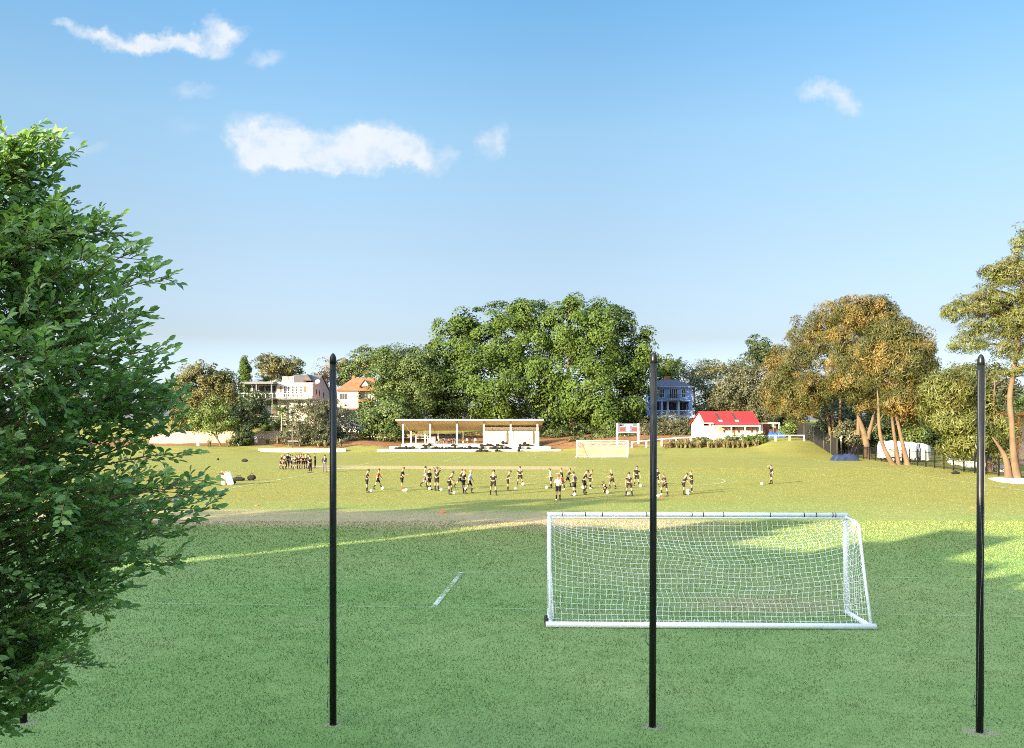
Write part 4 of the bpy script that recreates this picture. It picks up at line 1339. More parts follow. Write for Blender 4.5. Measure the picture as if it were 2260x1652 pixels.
    for px in (532, 556, 590, 608):
        MB().box((X(px) - .12, v0 - .9, Z(940)), (X(px) + .12, v0 - .66, Z(884) - .02)).build('deck_post', steel, root)
    MB().box((X(540), v0 - .95, Z(929)), (X(630), v0 - .9, Z(927.5))).box((X(540), v0 - .95, Z(921)), (X(630), v0 - .9, Z(919.5))).build('garden_rail', M['white'], root)

    # --- orange roofed house
    root = thing('house', (X(790), d, Z(910)), 'white house with hipped orange tile roof and a small gable', 'house')
    MB().box((X(744), d, Z(930)), (X(791), d + 9, Z(862))).box((X(791), d + 1.2, Z(930)), (X(830), d + 9, Z(862) - .01)).build('wall', wht, root)
    rf = MB()
    e, zr = Z(863), Z(832)
    y0, y1, ym = d - .6, d + 9.6, d + 4.4
    rf.add([(X(740), y0, e), (X(834), y0, e), (X(834), y1, e), (X(740), y1, e), (X(773), ym, zr), (X(818), ym, zr)], [(0, 1, 5, 4), (1, 2, 5), (2, 3, 4, 5), (3, 0, 4), (3, 2, 1, 0)])
    r = rf.build('roof', tile, root)
    link('chimney', MB().box((X(772.5) - .35, ym - .3, zr - .5), (X(772.5) + .35, ym + .3, zr + .45), bevel=.05).mesh('chimney', tile, tuple(root.location)), r)
    gb = link('gable', MB().prism([(X(794.5), Z(853)), (X(815), Z(853)), (X(804.5), Z(840))], d + .2, d + 3, 'y').mesh('gable', wht, tuple(root.location)), r)
    cap = MB()
    for a, b in (((X(792.5), Z(855)), (X(804.5), Z(839.3))), ((X(804.5), Z(839.3)), (X(817), Z(855)))):
        cap.add([(a[0], d - .05, a[1]), (b[0], d - .05, b[1]), (b[0], d + 3.1, b[1]), (a[0], d + 3.1, a[1]), (a[0], d - .05, a[1] + .18), (b[0], d - .05, b[1] + .18), (b[0], d + 3.1, b[1] + .18), (a[0], d + 3.1, a[1] + .18)],
                [(0, 1, 2, 3), (7, 6, 5, 4), (0, 4, 5, 1), (1, 5, 6, 2), (2, 6, 7, 3), (3, 7, 4, 0)])
    link('gable_roof', cap.mesh('gable_roof', mat('roof_dark', (.10, .06, .05), .9), tuple(root.location)), r)
    window(root, (X(750), d, Z(882)), (X(766), d, Z(869)), wht, M['glass'], 3, 1)
    window(root, (X(799), d + 1.2, Z(880)), (X(810), d + 1.2, Z(868)), wht, M['glass'], 2, 1)
    window(root, (X(803), d + 1.2, Z(907)), (X(818), d + 1.2, Z(896)), wht, M['wood'], 4, 1)
    MB().box((X(791) + .01, d - .3, Z(888)), (X(822), d + 1.15, Z(882.5)), bevel=.02).build('balcony', tile, root)
    MB().box((X(767), d - .8, Z(907)), (X(791), d - .1, Z(902))).build('garden_wall', tile, root)

    # --- outbuilding with the blue black roof
    d2 = 188.0

    def X2(px):
        return xat(px, d2)

    def Z2(py):
        return HC - (py - HY) * d2 / F
    root = thing('outbuilding', (X2(768), d2, Z2(962)), 'low outbuilding with dark blue flat roof and pale wall, below the orange roofed house', 'outbuilding')
    MB().box((X2(742), d2 - .6, Z2(913)), (X2(795), d2 + 5, Z2(905))).build('roof', mat('roof_blue_black', (.10, .11, .15), .7), root)
    MB().box((X2(748), d2, Z2(968)), (X2(792), d2 + 4.5, Z2(913) - .02)).build('wall', mat('wall_pale_blue', (.50, .52, .55), .9, .1, .8), root)

    # --- pale house, its blue shade painted in
    d3 = 193.0

    def X3(px):
        return xat(px, d3)

    def Z3(py):
        return HC - (py - HY) * d3 / F
    root = thing('house', (X3(1484), d3, Z3(918)), 'two storey pale house, painted shade-blue, with dark hipped roof and balcony behind the middle pole', 'house')
    blue = mat('render_shade_blue', (.105, .20, .44), .85, .08, .7)  # blue cast of the shade put into the pale render and trim
    trim = mat('trim_shade_blue', (.25, .34, .50), .7, .05, 1)
    iron = mat('iron_dark', (.03, .035, .05), .5)
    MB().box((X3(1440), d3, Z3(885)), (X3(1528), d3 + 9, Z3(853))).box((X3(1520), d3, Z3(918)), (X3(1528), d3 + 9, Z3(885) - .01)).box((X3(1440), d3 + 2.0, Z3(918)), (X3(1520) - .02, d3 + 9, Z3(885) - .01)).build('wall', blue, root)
    rf = MB()
    e, zr = Z3(853.5), Z3(836)
    rf.add([(X3(1436), d3 - .5, e), (X3(1531), d3 - .5, e), (X3(1531), d3 + 9.5, e), (X3(1436), d3 + 9.5, e), (X3(1466), d3 + 4.5, zr), (X3(1500), d3 + 4.5, zr)], [(0, 1, 5, 4), (1, 2, 5), (2, 3, 4, 5), (3, 0, 4), (3, 2, 1, 0)])
    r = rf.build('roof', mat('roof_dark_blue', (.022, .03, .075), .7, .15, 2), root)
    link('chimney', MB().box((X3(1483) - .55, d3 + 5.5, Z3(848)), (X3(1483) + .55, d3 + 6.4, Z3(828)), bevel=.04).mesh('chimney', tile, tuple(root.location)), r)
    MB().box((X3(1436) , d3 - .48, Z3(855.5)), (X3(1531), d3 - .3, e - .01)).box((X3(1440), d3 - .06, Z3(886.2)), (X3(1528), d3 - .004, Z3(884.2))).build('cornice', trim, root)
    for a, b in ((1457, 1466), (1505, 1513)):
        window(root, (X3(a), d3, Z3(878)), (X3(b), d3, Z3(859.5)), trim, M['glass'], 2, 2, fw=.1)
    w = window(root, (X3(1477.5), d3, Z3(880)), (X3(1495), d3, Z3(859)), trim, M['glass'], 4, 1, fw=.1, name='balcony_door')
    rl = MB()
    for q in np.linspace(X3(1471.5), X3(1503), 22):
        rl.box((q - .02, d3 - .9, Z3(881)), (q + .02, d3 - .86, Z3(871)))
    rl.box((X3(1471), d3 - .92, Z3(871)), (X3(1503.5), d3 - .84, Z3(870.3)))
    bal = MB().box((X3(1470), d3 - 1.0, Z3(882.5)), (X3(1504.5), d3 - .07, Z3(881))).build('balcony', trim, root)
    link('railing', rl.mesh('railing', iron, tuple(root.location)), bal)
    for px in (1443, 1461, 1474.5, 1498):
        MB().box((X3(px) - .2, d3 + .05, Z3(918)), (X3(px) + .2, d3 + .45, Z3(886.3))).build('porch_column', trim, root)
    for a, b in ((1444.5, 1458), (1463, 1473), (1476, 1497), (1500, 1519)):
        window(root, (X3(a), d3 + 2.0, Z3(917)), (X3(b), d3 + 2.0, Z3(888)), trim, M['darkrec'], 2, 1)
    fr = MB()
    for q in np.linspace(X3(1440), X3(1529), 40):
        fr.box((q - .03, d3 - 2.0, Z3(918)), (q + .03, d3 - 1.94, Z3(907.5)))
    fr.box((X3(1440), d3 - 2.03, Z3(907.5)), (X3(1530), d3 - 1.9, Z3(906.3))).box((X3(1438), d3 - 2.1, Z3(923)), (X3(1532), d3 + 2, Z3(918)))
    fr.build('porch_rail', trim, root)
    s_world[0] = False


def build_hut():
    """red roofed changing hut, slightly turned; local axes: x along the ridge, -y to the field"""
    red = mat('roof_red', (.50, .010, .008), .55, .06, 1.0, stain=(.34, .01, .01), stain_amt=.3, spec=.4)
    wht = mat('hut_white', (.40, .39, .36), .8, .05, .8, stain=(.36, .32, .26), stain_amt=.3)
    tan = mat('hut_tan', (.40, .27, .16), .85, .15, 2)
    d = 154.0
    o = Vector((xat(1580, d), d, HC - (968 - HY) * d / F))
    root = thing('changing_hut', o, 'white changing hut with bright red roof and open verandah', 'hut', rz=R(10))
    Wd, Dp = 7.9, 7.4        # along the ridge, front to back
    ze, zr, zv = 2.75, 4.55, 2.25
    yr = 3.2                 # the ridge lies this far back from the verandah edge
    # walls: set back under the verandah
    w = MB().box((0, 1.2, -.6), (Wd, Dp, 2.2))
    w.prism([(1.2, 2.2), (Dp, 2.2), (Dp, 2.4), (yr + .4, zr - .12), (1.2, ze - .25)], 0, .16, 'x')
    w.prism([(1.2, 2.2), (Dp, 2.2), (Dp, 2.4), (yr + .4, zr - .12), (1.2, ze - .25)], Wd - .16, Wd, 'x')
    w.build('wall', wht, root)

    def slab(x0, x1, ya, za, yb, zb, t=.10):
        return [(x0, ya, za), (x1, ya, za), (x1, yb, zb), (x0, yb, zb), (x0, ya, za + t), (x1, ya, za + t), (x1, yb, zb + t), (x0, yb, zb + t)], [(0, 1, 2, 3), (7, 6, 5, 4), (0, 4, 5, 1), (1, 5, 6, 2), (2, 6, 7, 3), (3, 7, 4, 0)]
    rf = MB()
    rf.add(*slab(-1.7, Wd + .35, .9, ze - .1, yr + .4, zr))
    rf.add(*slab(-1.7, Wd + .35, Dp + .5, 2.3, yr + .4, zr))
    rf.add(*slab(-.1, Wd + .05, -.35, zv - .02, .9, ze - .1 + .004))
    r = rf.build('roof', red, root)
    # left wing wall under the long overhang
    MB().box((-1.55, 2.0, -1.0), (-.02, Dp, 2.15)).prism([(2.0, 2.15), (Dp, 2.15), (Dp, 2.35), (yr + .4, zr - .15), (2.0, 3.1)], -1.55, -1.4, 'x').build('side_wall', wht, root)
    MB().box((-.1, -.40, zv - .22), (Wd + .05, -.34, zv - .03)).box((-1.72, .80, ze - .26), (-.12, .88, ze - .10)).box((Wd + .07, .80, ze - .26), (Wd + .36, .88, ze - .1)).build('gutter', M['white'], root)
    for q in (0.02, 2.65, 5.1, Wd - .12):
        MB().box((q, -.25, -.6), (q + .16, -.09, zv - .24)).build('verandah_post', wht, root)
    MB().box((.2, -.20, -.6), (2.64, -.08, .95)).box((2.82, -.20, -.6), (3.1, -.08, .95)).box((4.0, -.20, -.6), (5.08, -.08, .95)).box((5.27, -.20, -.6), (Wd - .13, -.08, .95)).build('verandah_wall', wht, root)
    for a, b in ((.35, 1.3), (1.4, 2.5), (4.3, 5.0), (5.4, 6.4), (6.5, 7.6)):
        MB().box((a, 1.14, 1.3), (b, 1.195, 2.05)).build('shutter', tan, root)
    MB().box((3.15, 1.13, -.5), (3.95, 1.195, 1.95)).build('door', M['wood'], root)
    for q in (1.0, 4.0):
        sk = MB()
        for i in range(7):
            t0, t1 = .12 + i * .10, .12 + i * .10 + .075
            za, zb = zr + (ze - .1 - zr) * t0 + .11, zr + (ze - .1 - zr) * t1 + .11
            ya, yb = yr + .4 + (.9 - yr - .4) * t0, yr + .4 + (.9 - yr - .4) * t1
            sk.add(*slab(q, q + .55, yb, zb, ya, za, .04))
        s = sk.build('roof_ladder', mat('ladder_grey', (.035, .03, .03), .8), r)
        MB().add(*slab(q + .02, q + .62, .98, ze + .12, 1.35, ze + .34, .05)).build('roof_vent', M['white'], r)
    # grey annex on the right
    s_world[0] = True
    d2 = 157.0
    gx = lambda px: xat(px, d2)
    zz = lambda py: HC - (py - HY) * d2 / F
    root = thing('annex', (gx(1672), d2, zz(966)), 'grey annex with dark roof joined to the right end of the red roofed hut', 'annex')
    MB().box((gx(1667), d2 - .4, zz(936)), (gx(1693), d2 + 4, zz(933.5))).build('roof', mat('annex_roof', (.16, .1, .08), .8), root)
    MB().box((gx(1668), d2, zz(972)), (gx(1684), d2 + 3.5, zz(936) - .02)).build('wall', mat('annex_grey', (.46, .48, .50), .85, .08, 1), root)
    MB().box((gx(1684) + .02, d2 + .4, zz(972)), (gx(1690), d2 + 3.5, zz(936) - .03)).build('side_wall', mat('annex_brown', (.22, .08, .05), .85), root)
    d3 = 160.0
    gx = lambda px: xat(px, d3)
    zz = lambda py: HC - (py - HY) * d3 / F
    root = thing('shade_frame', (gx(1707), d3, zz(966)), 'open timber shade frame beside the grey annex, above the blue covers', 'frame')
    MB().box((gx(1690), d3, zz(935.5)), (gx(1721), d3 + .15, zz(933.5))).box((gx(1690), d3 + 2.5, zz(935)), (gx(1721), d3 + 2.65, zz(933))).build('beam', M['white'], root)
    for px in (1706, 1718):
        MB().box((gx(px), d3 + .02, zz(968)), (gx(px) + .16, d3 + .16, zz(935.5) - .01)).build('post', M['white'], root)
    MB().box((gx(1691), d3 + 2.3, zz(968)), (gx(1705), d3 + 2.4, zz(937))).build('panel', mat('panel_redbrown', (.15, .05, .035), .9, .3, 1), root)
    MB().box((gx(1708), d3 + 1.0, zz(968)), (gx(1716), d3 + 1.1, zz(937))).build('panel', mat('panel_rust', (.35, .14, .08), .9, .4, 1.5), root)
    s_world[0] = False


def tarp(name, label, c, sx, sy, h, m, seed, rz=0.0, n=14):
    """crumpled cover lying over something: a domed, creased mesh"""
    r = random.Random(seed)
    ph = [r.uniform(0, 6.28) for _ in range(6)]
    V, Q = [], []
    for j in range(n + 1):
        for i in range(n + 1):
            u, v = i / n * 2 - 1, j / n * 2 - 1
            e = max(abs(u), abs(v))
            f = 1 if e < .72 else max(0.0, 1 - ((e - .72) / .28) ** 1.5)
            z = h * f * (.78 + .14 * math.sin(3 * u + ph[0]) * math.sin(2.4 * v + ph[1]) + .10 * math.sin(7 * u + 3 * v + ph[2]) + .07 * math.sin(9 * v - 5 * u + ph[3]))
            k = 1 + .05 * math.sin(8 * u + ph[4]) * math.cos(7 * v + ph[5])
            sq = .86 + .14 * f if e > .72 else .86 + .0 * f
            V.append((u * sx / 2 * k * (1 if e > .72 else 1), v * sy / 2 * k, max(z, -.02)))
    for j in range(n):
        for i in range(n):
            a = j * (n + 1) + i
            Q.append((a, a + 1, a + n + 2, a + n + 1))
    me = np_mesh(name, V, Q, m, smooth=False)
    o = link(name, me, None, c)
    o.rotation_euler = (0, 0, rz)
    return tag(o, label, 'cover')


def bag_mesh(seed, L=.62, W=.30, H=.28):
    r = random.Random(seed)
    mb = MB()
    n, m = 14, 9
    ph = [r.uniform(0, 6) for _ in range(4)]
    vs, fs = [], []
    for i in range(n + 1):
        t = i / n
        x = (t - .5) * L
        e = max(.02, math.sin(math.pi * (.04 + .92 * t))) ** .45
        for k in range(m):
            a = 2 * math.pi * k / m
            rad = 1 + .14 * math.sin(3 * a + ph[0] + 4 * t) + .10 * math.sin(7 * t + ph[1] + a)
            y, z = math.cos(a) * W / 2 * e * rad, math.sin(a) * H / 2 * e * rad + H * .45
            vs.append((x, y, max(0.0, z)))
    for i in range(n):
        for k in range(m):
            fs.append((i * m + k, i * m + (k + 1) % m, (i + 1) * m + (k + 1) % m, (i + 1) * m + k))
    fs += [tuple(reversed(range(m))), tuple(n * m + k for k in range(m))]
    mb.add(vs, fs, True)
    hz = H * .86
    mb.tube([(-L * .22, .05, hz * .9), (-L * .12, .09, hz + .10), (L * .12, .09, hz + .10), (L * .22, .05, hz * .9)], .014, 4)
    return mb.mesh('sports_bag', M['blackfab'])


def build_grandstand():
    s_world[0] = True
    X = lambda px, d: xat(px, d)
    conc = M['concrete']
    # steps: three long risers
    root = thing('terrace_steps', (X(1035, 151), 150, .2), 'white concrete steps running along the front of the open grandstand', 'steps')
    tiers = [(832.6, 1238.6, 150.0, 151.0, -.4, .68), (859, 1215, 151.0, 152.1, .0, 1.09), (886, 1190, 152.1, 163.5, .2, 1.475)]
    for a, b, d0, d1, z0, z1 in tiers:
        MB().box((X(a, d0), d0, z0), (X(b, d0), d1 + .3 if d1 < 160 else d1, z1), bevel=.03).build('step', conc, root)
    zf = 1.475
    root = thing('grandstand', (X(1035, 156), 153, zf), 'open grandstand with upswept skillion roof on slim white posts', 'grandstand')
    soff = mat('soffit_tan', (.46, .33, .17), .8, .08, .5)
    fasc = mat('fascia_white', (.72, .70, .66), .6, .05, 1)
    d0, d1 = 152.2, 162.8
    zt0, zt1 = HC + (939 - 926.5) * d0 / F, HC - (949 - 939) * d1 / F
    xa, xb = X(873, d0), X(1199, d0)

    def zroof(y):
        return zt0 + (zt1 - zt0) * (y - d0) / (d1 - d0)
    MB().add([(xa, d0, zt0 - .16), (xb, d0, zt0 - .16), (xb, d1, zt1 - .16), (xa, d1, zt1 - .16), (xa, d0, zt0), (xb, d0, zt0), (xb, d1, zt1), (xa, d1, zt1)],
             [(0, 1, 2, 3), (7, 6, 5, 4), (0, 4, 5, 1), (1, 5, 6, 2), (2, 6, 7, 3), (3, 7, 4, 0)]).build('roof', [soff], root)
    MB().box((xa - .04, d0 - .12, zt0 - .20), (xb + .04, d0 - .003, zt0 + .06)).build('fascia', fasc, root)
    MB().add([(xa - .03, d0, zt0 + .004), (xb + .03, d0, zt0 + .004), (xb + .03, d1 + .1, zt1 + .004), (xa - .03, d1 + .1, zt1 + .004), (xa - .03, d0, zt0 + .06), (xb + .03, d0, zt0 + .06), (xb + .03, d1 + .1, zt1 + .06), (xa - .03, d1 + .1, zt1 + .06)],
             [(0, 1, 2, 3), (7, 6, 5, 4), (0, 4, 5, 1), (1, 5, 6, 2), (2, 6, 7, 3), (3, 7, 4, 0)]).build('roof_sheet', mat('roof_metal', (.5, .5, .5), .5, .1, 1, metal=.3), root)
    brk = mat('bracket_dark', (.05, .045, .04), .7)
    for i in range(6):
        px = 889.7 + 59.3 * i
        x = X(px, 153.0)
        y = 153.0
        p = MB().box((x - .11, y - .11, zf), (x + .11, y + .11, zroof(y) - .62), bevel=.015).build('post', fasc, root)
        link('bracket', MB().box((x - .06, y - .08, zroof(y) - .62), (x + .06, y + .08, zroof(y) - .17)).mesh('bracket', brk, tuple(root.location)), p)
        b = 158.5
        x2 = x + .05
        if i < 4:
            pass
        MB().add([(x - .05, d0 + .3, zroof(d0 + .3) - .165), (x + .05, d0 + .3, zroof(d0 + .3) - .165), (x + .05, d1 - .3, zroof(d1 - .3) - .165), (x - .05, d1 - .3, zroof(d1 - .3) - .165),
                  (x - .05, d0 + .3, zroof(d0 + .3) - .24), (x + .05, d0 + .3, zroof(d0 + .3) - .24), (x + .05, d1 - .3, zroof(d1 - .3) - .40), (x - .05, d1 - .3, zroof(d1 - .3) - .40)],
                 [(0, 1, 2, 3), (7, 6, 5, 4), (0, 4, 5, 1), (1, 5, 6, 2), (2, 6, 7, 3), (3, 7, 4, 0)]).build('rafter', soff if 0 < i else fasc, root)
    for px in (907.5, 938, 967, 1022):
        x = X(px, 161.5)
        MB().box((x - .09, 161.4, zf), (x + .09, 161.6, zroof(161.5) - .38)).build('rear_post', fasc, root)
    # kiosk
    k0 = 157.0
    kx0, kx1 = X(1069, k0), X(1190, k0)
    kz = HC - (950 - HY) * k0 / F
    MB().box((kx0, k0, zf), (kx1, 161.5, kz)).build('kiosk_wall', mat('kiosk_white', (.33, .325, .30), .75, .04, 1), root)
    MB().prism([(k0 + .1, kz), (161.4, kz), (161.4, zroof(161.4) - .42), (k0 + .1, zroof(k0 + .1) - .42)], kx0 + .02, kx1 - .02, 'x').build('kiosk_louvre', mat('louvre_grey', (.55, .50, .42), .8, .1, 2), root)
    slot = mat('shutter_gap', (.16, .15, .14), .9)
    for a, b in ((1089.3, 1112.0), (1132.5, 1170.0)):
        xa_, xb_ = X(a, k0), X(b, k0)
        z0_, z1_ = HC - (968.5 - HY) * k0 / F, HC - (951.0 - HY) * k0 / F
        sh = MB().box((xa_ + .16, k0 - .06, z0_), (xb_ - .02, k0 - .004, z1_), bevel=.01).build('shutter', mat('shutter_white', (.40, .40, .38), .6, .03, 1), root)
        link('shutter_frame', MB().box((xa_, k0 - .05, z0_), (xa_ + .14, k0 - .003, z1_)).box((xa_, k0 - .11, z0_ - .09), (xb_ + .1, k0 - .003, z0_ - .01)).mesh('shutter_frame', slot, tuple(root.location)), sh)
    for px in (1110, 1168):
        x = X(px, k0)
        MB().box((x - .04, k0 - .03, zf + .02), (x + .04, k0 - .004, HC - (970 - HY) * k0 / F)).build('counter_leg', slot, root)
    # things on the floor of the stand
    d = 155.5
    t = thing('trestle_table', (X(930, d), d, zf), 'white framed table standing at the open end of the grandstand', 'table')
    MB().box((X(915.5, d), d, zf + 1.28), (X(946, d), d + 1.1, zf + 1.38)).build('top', M['steel'], t)
    for px in (917, 944):
        for y in (d + .05, d + .95):
            MB().box((X(px, d) - .05, y, zf), (X(px, d) + .05, y + .1, zf + 1.28)).build('leg', M['steel'], t)
    MB().box((X(917, d) + .06, d + .07, zf + .9), (X(944, d) - .06, d + .13, zf + 1.0)).build('stretcher', M['steel'], t)
    red = mat('bin_red', (.45, .05, .05), .5)
    pale = mat('bin_pale', (.60, .60, .62), .5)
    for lab, px in (('pale bin with red lid beside the second grandstand post', 950.5), ('pale bin with red lid between the second and third grandstand posts', 957.5)):
        d = 156.5
        t = thing('rubbish_bin', (X(px, d), d, zf), lab, 'bin')
        MB().prism([(-.26, -.24), (.26, -.24), (.26, .24), (-.26, .24)], 0, 1, 'z')
        b = MB().box((X(px, d) - .27, d - .27, zf + .06), (X(px, d) + .27, d + .27, zf + 1.15), bevel=.05).build('body', pale, t)
        MB().box((X(px, d) - .31, d - .31, zf + 1.16), (X(px, d) + .31, d + .31, zf + 1.27), bevel=.04).build('lid', red, t)
        for s in (-.2, .2):
            MB().tube([(X(px, d) + s - .04, d + .22, zf + .1), (X(px, d) + s + .04, d + .22, zf + .1)], .1, 10).build('wheel', M['rubber'], t)
    s_world[0] = False
    chm = [mat('chair_white', (.26, .24, .23), .5), mat('chair_brown', (.12, .055, .04), .6)]

    def chair(m):
        mb = MB().box((-.22, -.22, .42), (.22, .22, .46), bevel=.015).box((-.22, .19, .46), (.22, .23, .86), bevel=.015)
        for x in (-.19, .19):
            for y in (-.19, .19):
                mb.box((x - .02, y - .02, 0), (x + .02, y + .02, .42))
            mb.box((x - .02, -.2, .62), (x + .02, .2, .65))
        return mb.mesh('chair', m)
    cm = [chair(chm[0]), chair(chm[1])]
    for i in range(22):
        px = 966 + (i % 11) * 3.4 + random.uniform(-1, 1) if i < 15 else 1000 + (i - 15) * 9.5
        d = 156.4 + (i // 11) * 1.2 + random.uniform(-.3, .3)
        o = link('chair', cm[i % 2], None, (X(px, d), d, zf))
        o.rotation_euler = (0, 0, random.uniform(-1.2, 1.2))
        tag(o, ['pale chair standing in the jumble under the grandstand roof', 'brown chair standing in the jumble under the grandstand roof'][i % 2], 'chair', ['pale chairs under the grandstand roof', 'brown chairs under the grandstand roof'][i % 2])
    # bags on the steps
    bms = [bag_mesh(1), bag_mesh(2, .5, .3, .36), bag_mesh(3, .7, .28, .22), bag_mesh(4, .42, .34, .42)]
    rows = {
        'bottom': (150.45, .68, [875, 882, 889, 896, 903.5, 911, 933, 939, 955, 962, 969, 976, 984, 991, 998, 1004, 1011.5, 1018, 1027, 1036, 1042, 1050, 1056.5, 1064, 1083.5, 1091.5, 1100, 1107, 1112.5, 1118.5, 1125, 1147, 1166]),
        'middle': (151.7, 1.09, [935, 941.5, 948, 1001, 1062, 1066, 1076.5, 1082, 1098, 1107, 1148, 1157.5, 1164, 1172]),
        'top': (152.55, 1.475, [1110, 1117, 1158]),
        'ground': (149.4, None, [1055, 1061, 1072.5, 1096, 1102, 1145]),
    }
    lab = {'bottom': 'black sports bag dropped on the lowest white grandstand step', 'middle': 'black sports bag lying on the middle white grandstand step', 'top': 'black bag on the floor edge before the kiosk', 'ground': 'black bag on the grass at the foot of the grandstand steps'}
    k = 0
    for key, (d, z, xs) in rows.items():
        for px in xs:
            x = xat(px, d)
            o = link('sports_bag', bms[k % 4], None, (x, d, z if z is not None else gz(x, d)))
            o.rotation_euler = (0, 0, random.uniform(-.7, .7))
            s = random.uniform(1.15, 1.6)
            o.scale = (s, s, s)
            k += 1
            tag(o, lab[key], 'bag', {'bottom': 'bags on the lowest step', 'middle': 'bags on the middle step', 'top': 'bags before the kiosk', 'ground': 'bags on the grass by the steps'}[key])
    # other bags lying about the field
    for l, px, py, s, i in [('dark bag alone on the grass far behind the cream bin', 540, 1020, 1.3, 0), ('tiny dark bundle on the grass near the near tree leaves', 481, 1016.5, .7, 3),
                            ('dark jacket heap beside the leaning board', 526, 1062, 1.5, 2), ('dark and white bag lying right of the jacket heap', 555, 1061, 1.4, 1), ('dark bundle in the shadow of the leaning board', 511, 1069, 1.1, 0),
                            ('dark bundle on the grass before the black fence', 2109, 1047, 1.2, 2), ('black bags on the hut verandah wall', 0, 0, 1.0, 0)]:
        if px == 0:
            continue
        p = ground_at(px, py)
        o = link('sports_bag', bms[i], None, p)
        o.scale = (s, s, s)
        tag(o, l, 'bag')
    o = link('sports_bag', bms[1], None, (xat(1640, 153.2), 153.2, gz(xat(1640, 153.2), 153.2) + .75))
    tag(o, 'black bag heaped at the hut verandah', 'bag')


def build_walls():
    s_world[0] = True
    X = xat
    cream = M['cream']

    def wall(label, pa, pb, d0, d1, t0, t1, m, name='garden_wall', th=.3, coping=True):
        a, b = Vector((X(pa, d0), d0, 0)), Vector((X(pb, d1), d1, 0))
        za, zb = HC - (t0 - HY) * d0 / F, HC - (t1 - HY) * d1 / F
        root = thing(name, (a.x, a.y, gz(a.x, a.y)), label, 'wall')
        dr = (b - a).normalized()
        nm = Vector((-dr.y, dr.x, 0)) * th
        zlo = min(gz(a.x, a.y), gz(b.x, b.y)) - .5

        def seg(z0a, z0b, z1a, z1b, ex):
            p = [a - nm.normalized() * ex, b - nm.normalized() * ex, b + nm + nm.normalized() * ex, a + nm + nm.normalized() * ex]
            lo = [z0a, z0b, z0b, z0a]
            hi = [z1a, z1b, z1b, z1a]
            return [(q.x, q.y, z) for q, z in zip(p, lo)] + [(q.x, q.y, z) for q, z in zip(p, hi)], [(3, 2, 1, 0), (4, 5, 6, 7), (0, 1, 5, 4), (1, 2, 6, 5), (2, 3, 7, 6), (3, 0, 4, 7)]
        MB().add(*seg(zlo, zlo, za, zb, 0)).build('wall', m, root)
        if coping:
            MB().add(*seg(za, zb, za + .1, zb + .1, .05)).build('coping', m, root)
        return root
    wall('long cream garden wall behind the forked tree and the leaning tree', 330, 519, 163, 163, 955, 953, cream)
    r = wall('cream garden wall with a narrow brown door, right of the blue white door', 566, 660, 163.4, 163.4, 953.5, 953.5, cream)
    MB().box((X(633, 163.4), 163.30, 1.25), (X(640.5, 163.4), 163.395, HC - (954 - HY) * .0817)).build('door', M['wood'], r)
    t = thing('garden_door', (X(563, 162.5), 162.5, gz(X(563, 162.5), 162.5)), 'blue white garden door at the gap in the cream wall', 'door')
    MB().box((X(557.5, 162.5), 162.5, 1.0), (X(568, 162.5), 162.62, HC - (964 - HY) * .08125)).build('panel', mat('door_bluewhite', (.46, .52, .62), .6, .1, 2), t)
    MB().box((X(557.5, 162.5) - .12, 162.48, 1.0), (X(557.5, 162.5) - .003, 162.64, HC - (963 - HY) * .08125)).build('frame', M['white'], t)
    wall('low white block wall at the back of the bank, left of the grandstand', 806, 852, 176, 176, 963, 963, mat('wall_white_block', (.62, .60, .55), .9, .1, .8, stain=(.4, .37, .3)), coping=False)
    wall('low brown brick wall on the bank beside the white block wall', 778, 805.5, 176, 176, 962, 962, mat('wall_brown_brick', (.42, .26, .16), .9, .2, 1.2, brick=(5, (.4, .35, .3))), coping=False)
    wall('ochre wall under the giant fig, seen through the grandstand', 1018, 1066, 184, 184, 955, 955, mat('wall_ochre', (.45, .33, .16), .9, .12, .6), coping=True)
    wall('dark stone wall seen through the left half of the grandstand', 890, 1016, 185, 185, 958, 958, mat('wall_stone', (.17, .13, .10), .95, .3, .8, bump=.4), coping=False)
    # long low white terrace at the left: two long steps
    d = 149.0
    t = thing('concrete_terrace', (X(670, d), d, 0), 'long low white concrete terrace of two steps behind the huddled boys', 'terrace')
    MB().box((X(574, d), d, -.3), (X(735, d), d + .8, HC - (995.8 - HY) * d / F), bevel=.02).build('step', M['concrete'], t)
    MB().box((X(570, d + .8), d + .8, -.3), (X(763, d + .8), d + 1.7, HC - (991 - HY) * (d + .8) / F), bevel=.02).build('step', M['concrete'], t)
    # picnic bench and thin post behind it
    p = ground_at(648, 987)
    t = thing('park_bench', p, 'grey bench behind the low white terrace beside a thin grey post', 'bench')
    grey = mat('bench_grey', (.13, .13, .13), .7)
    for dz, dy in ((.45, 0), (.85, .35)):
        MB().box((p.x - 1.1, p.y + dy, p.z + dz), (p.x + 1.1, p.y + dy + (.32 if dz < .6 else .05), p.z + dz + (.05 if dz < .6 else .22))).build('seat' if dz < .6 else 'backrest', grey, t)
    for x in (-.9, .9):
        MB().box((p.x + x, p.y + .1, p.z), (p.x + x + .08, p.y + .34, p.z + .45)).build('leg', grey, t)
    p = ground_at(645, 991, 150.9)
    t = thing('thin_post', p, 'thin tall grey post standing before the big grey shrub', 'post')
    MB().tube([p, p + Vector((0, 0, 3.6))], .06, 8).build('pole', mat('post_grey', (.16, .16, .16), .5), t)
    MB().tube([p + Vector((-.6, 0, 3.1)), p + Vector((.05, 0, 3.1))], .03, 6).build('arm', mat('post_grey2', (.5, .5, .5), .5), t)
    p = ground_at(437, 985)
    o = MB().box((p.x - .22, p.y, p.z - .1), (p.x + .22, p.y + .35, p.z + .75), bevel=.04)
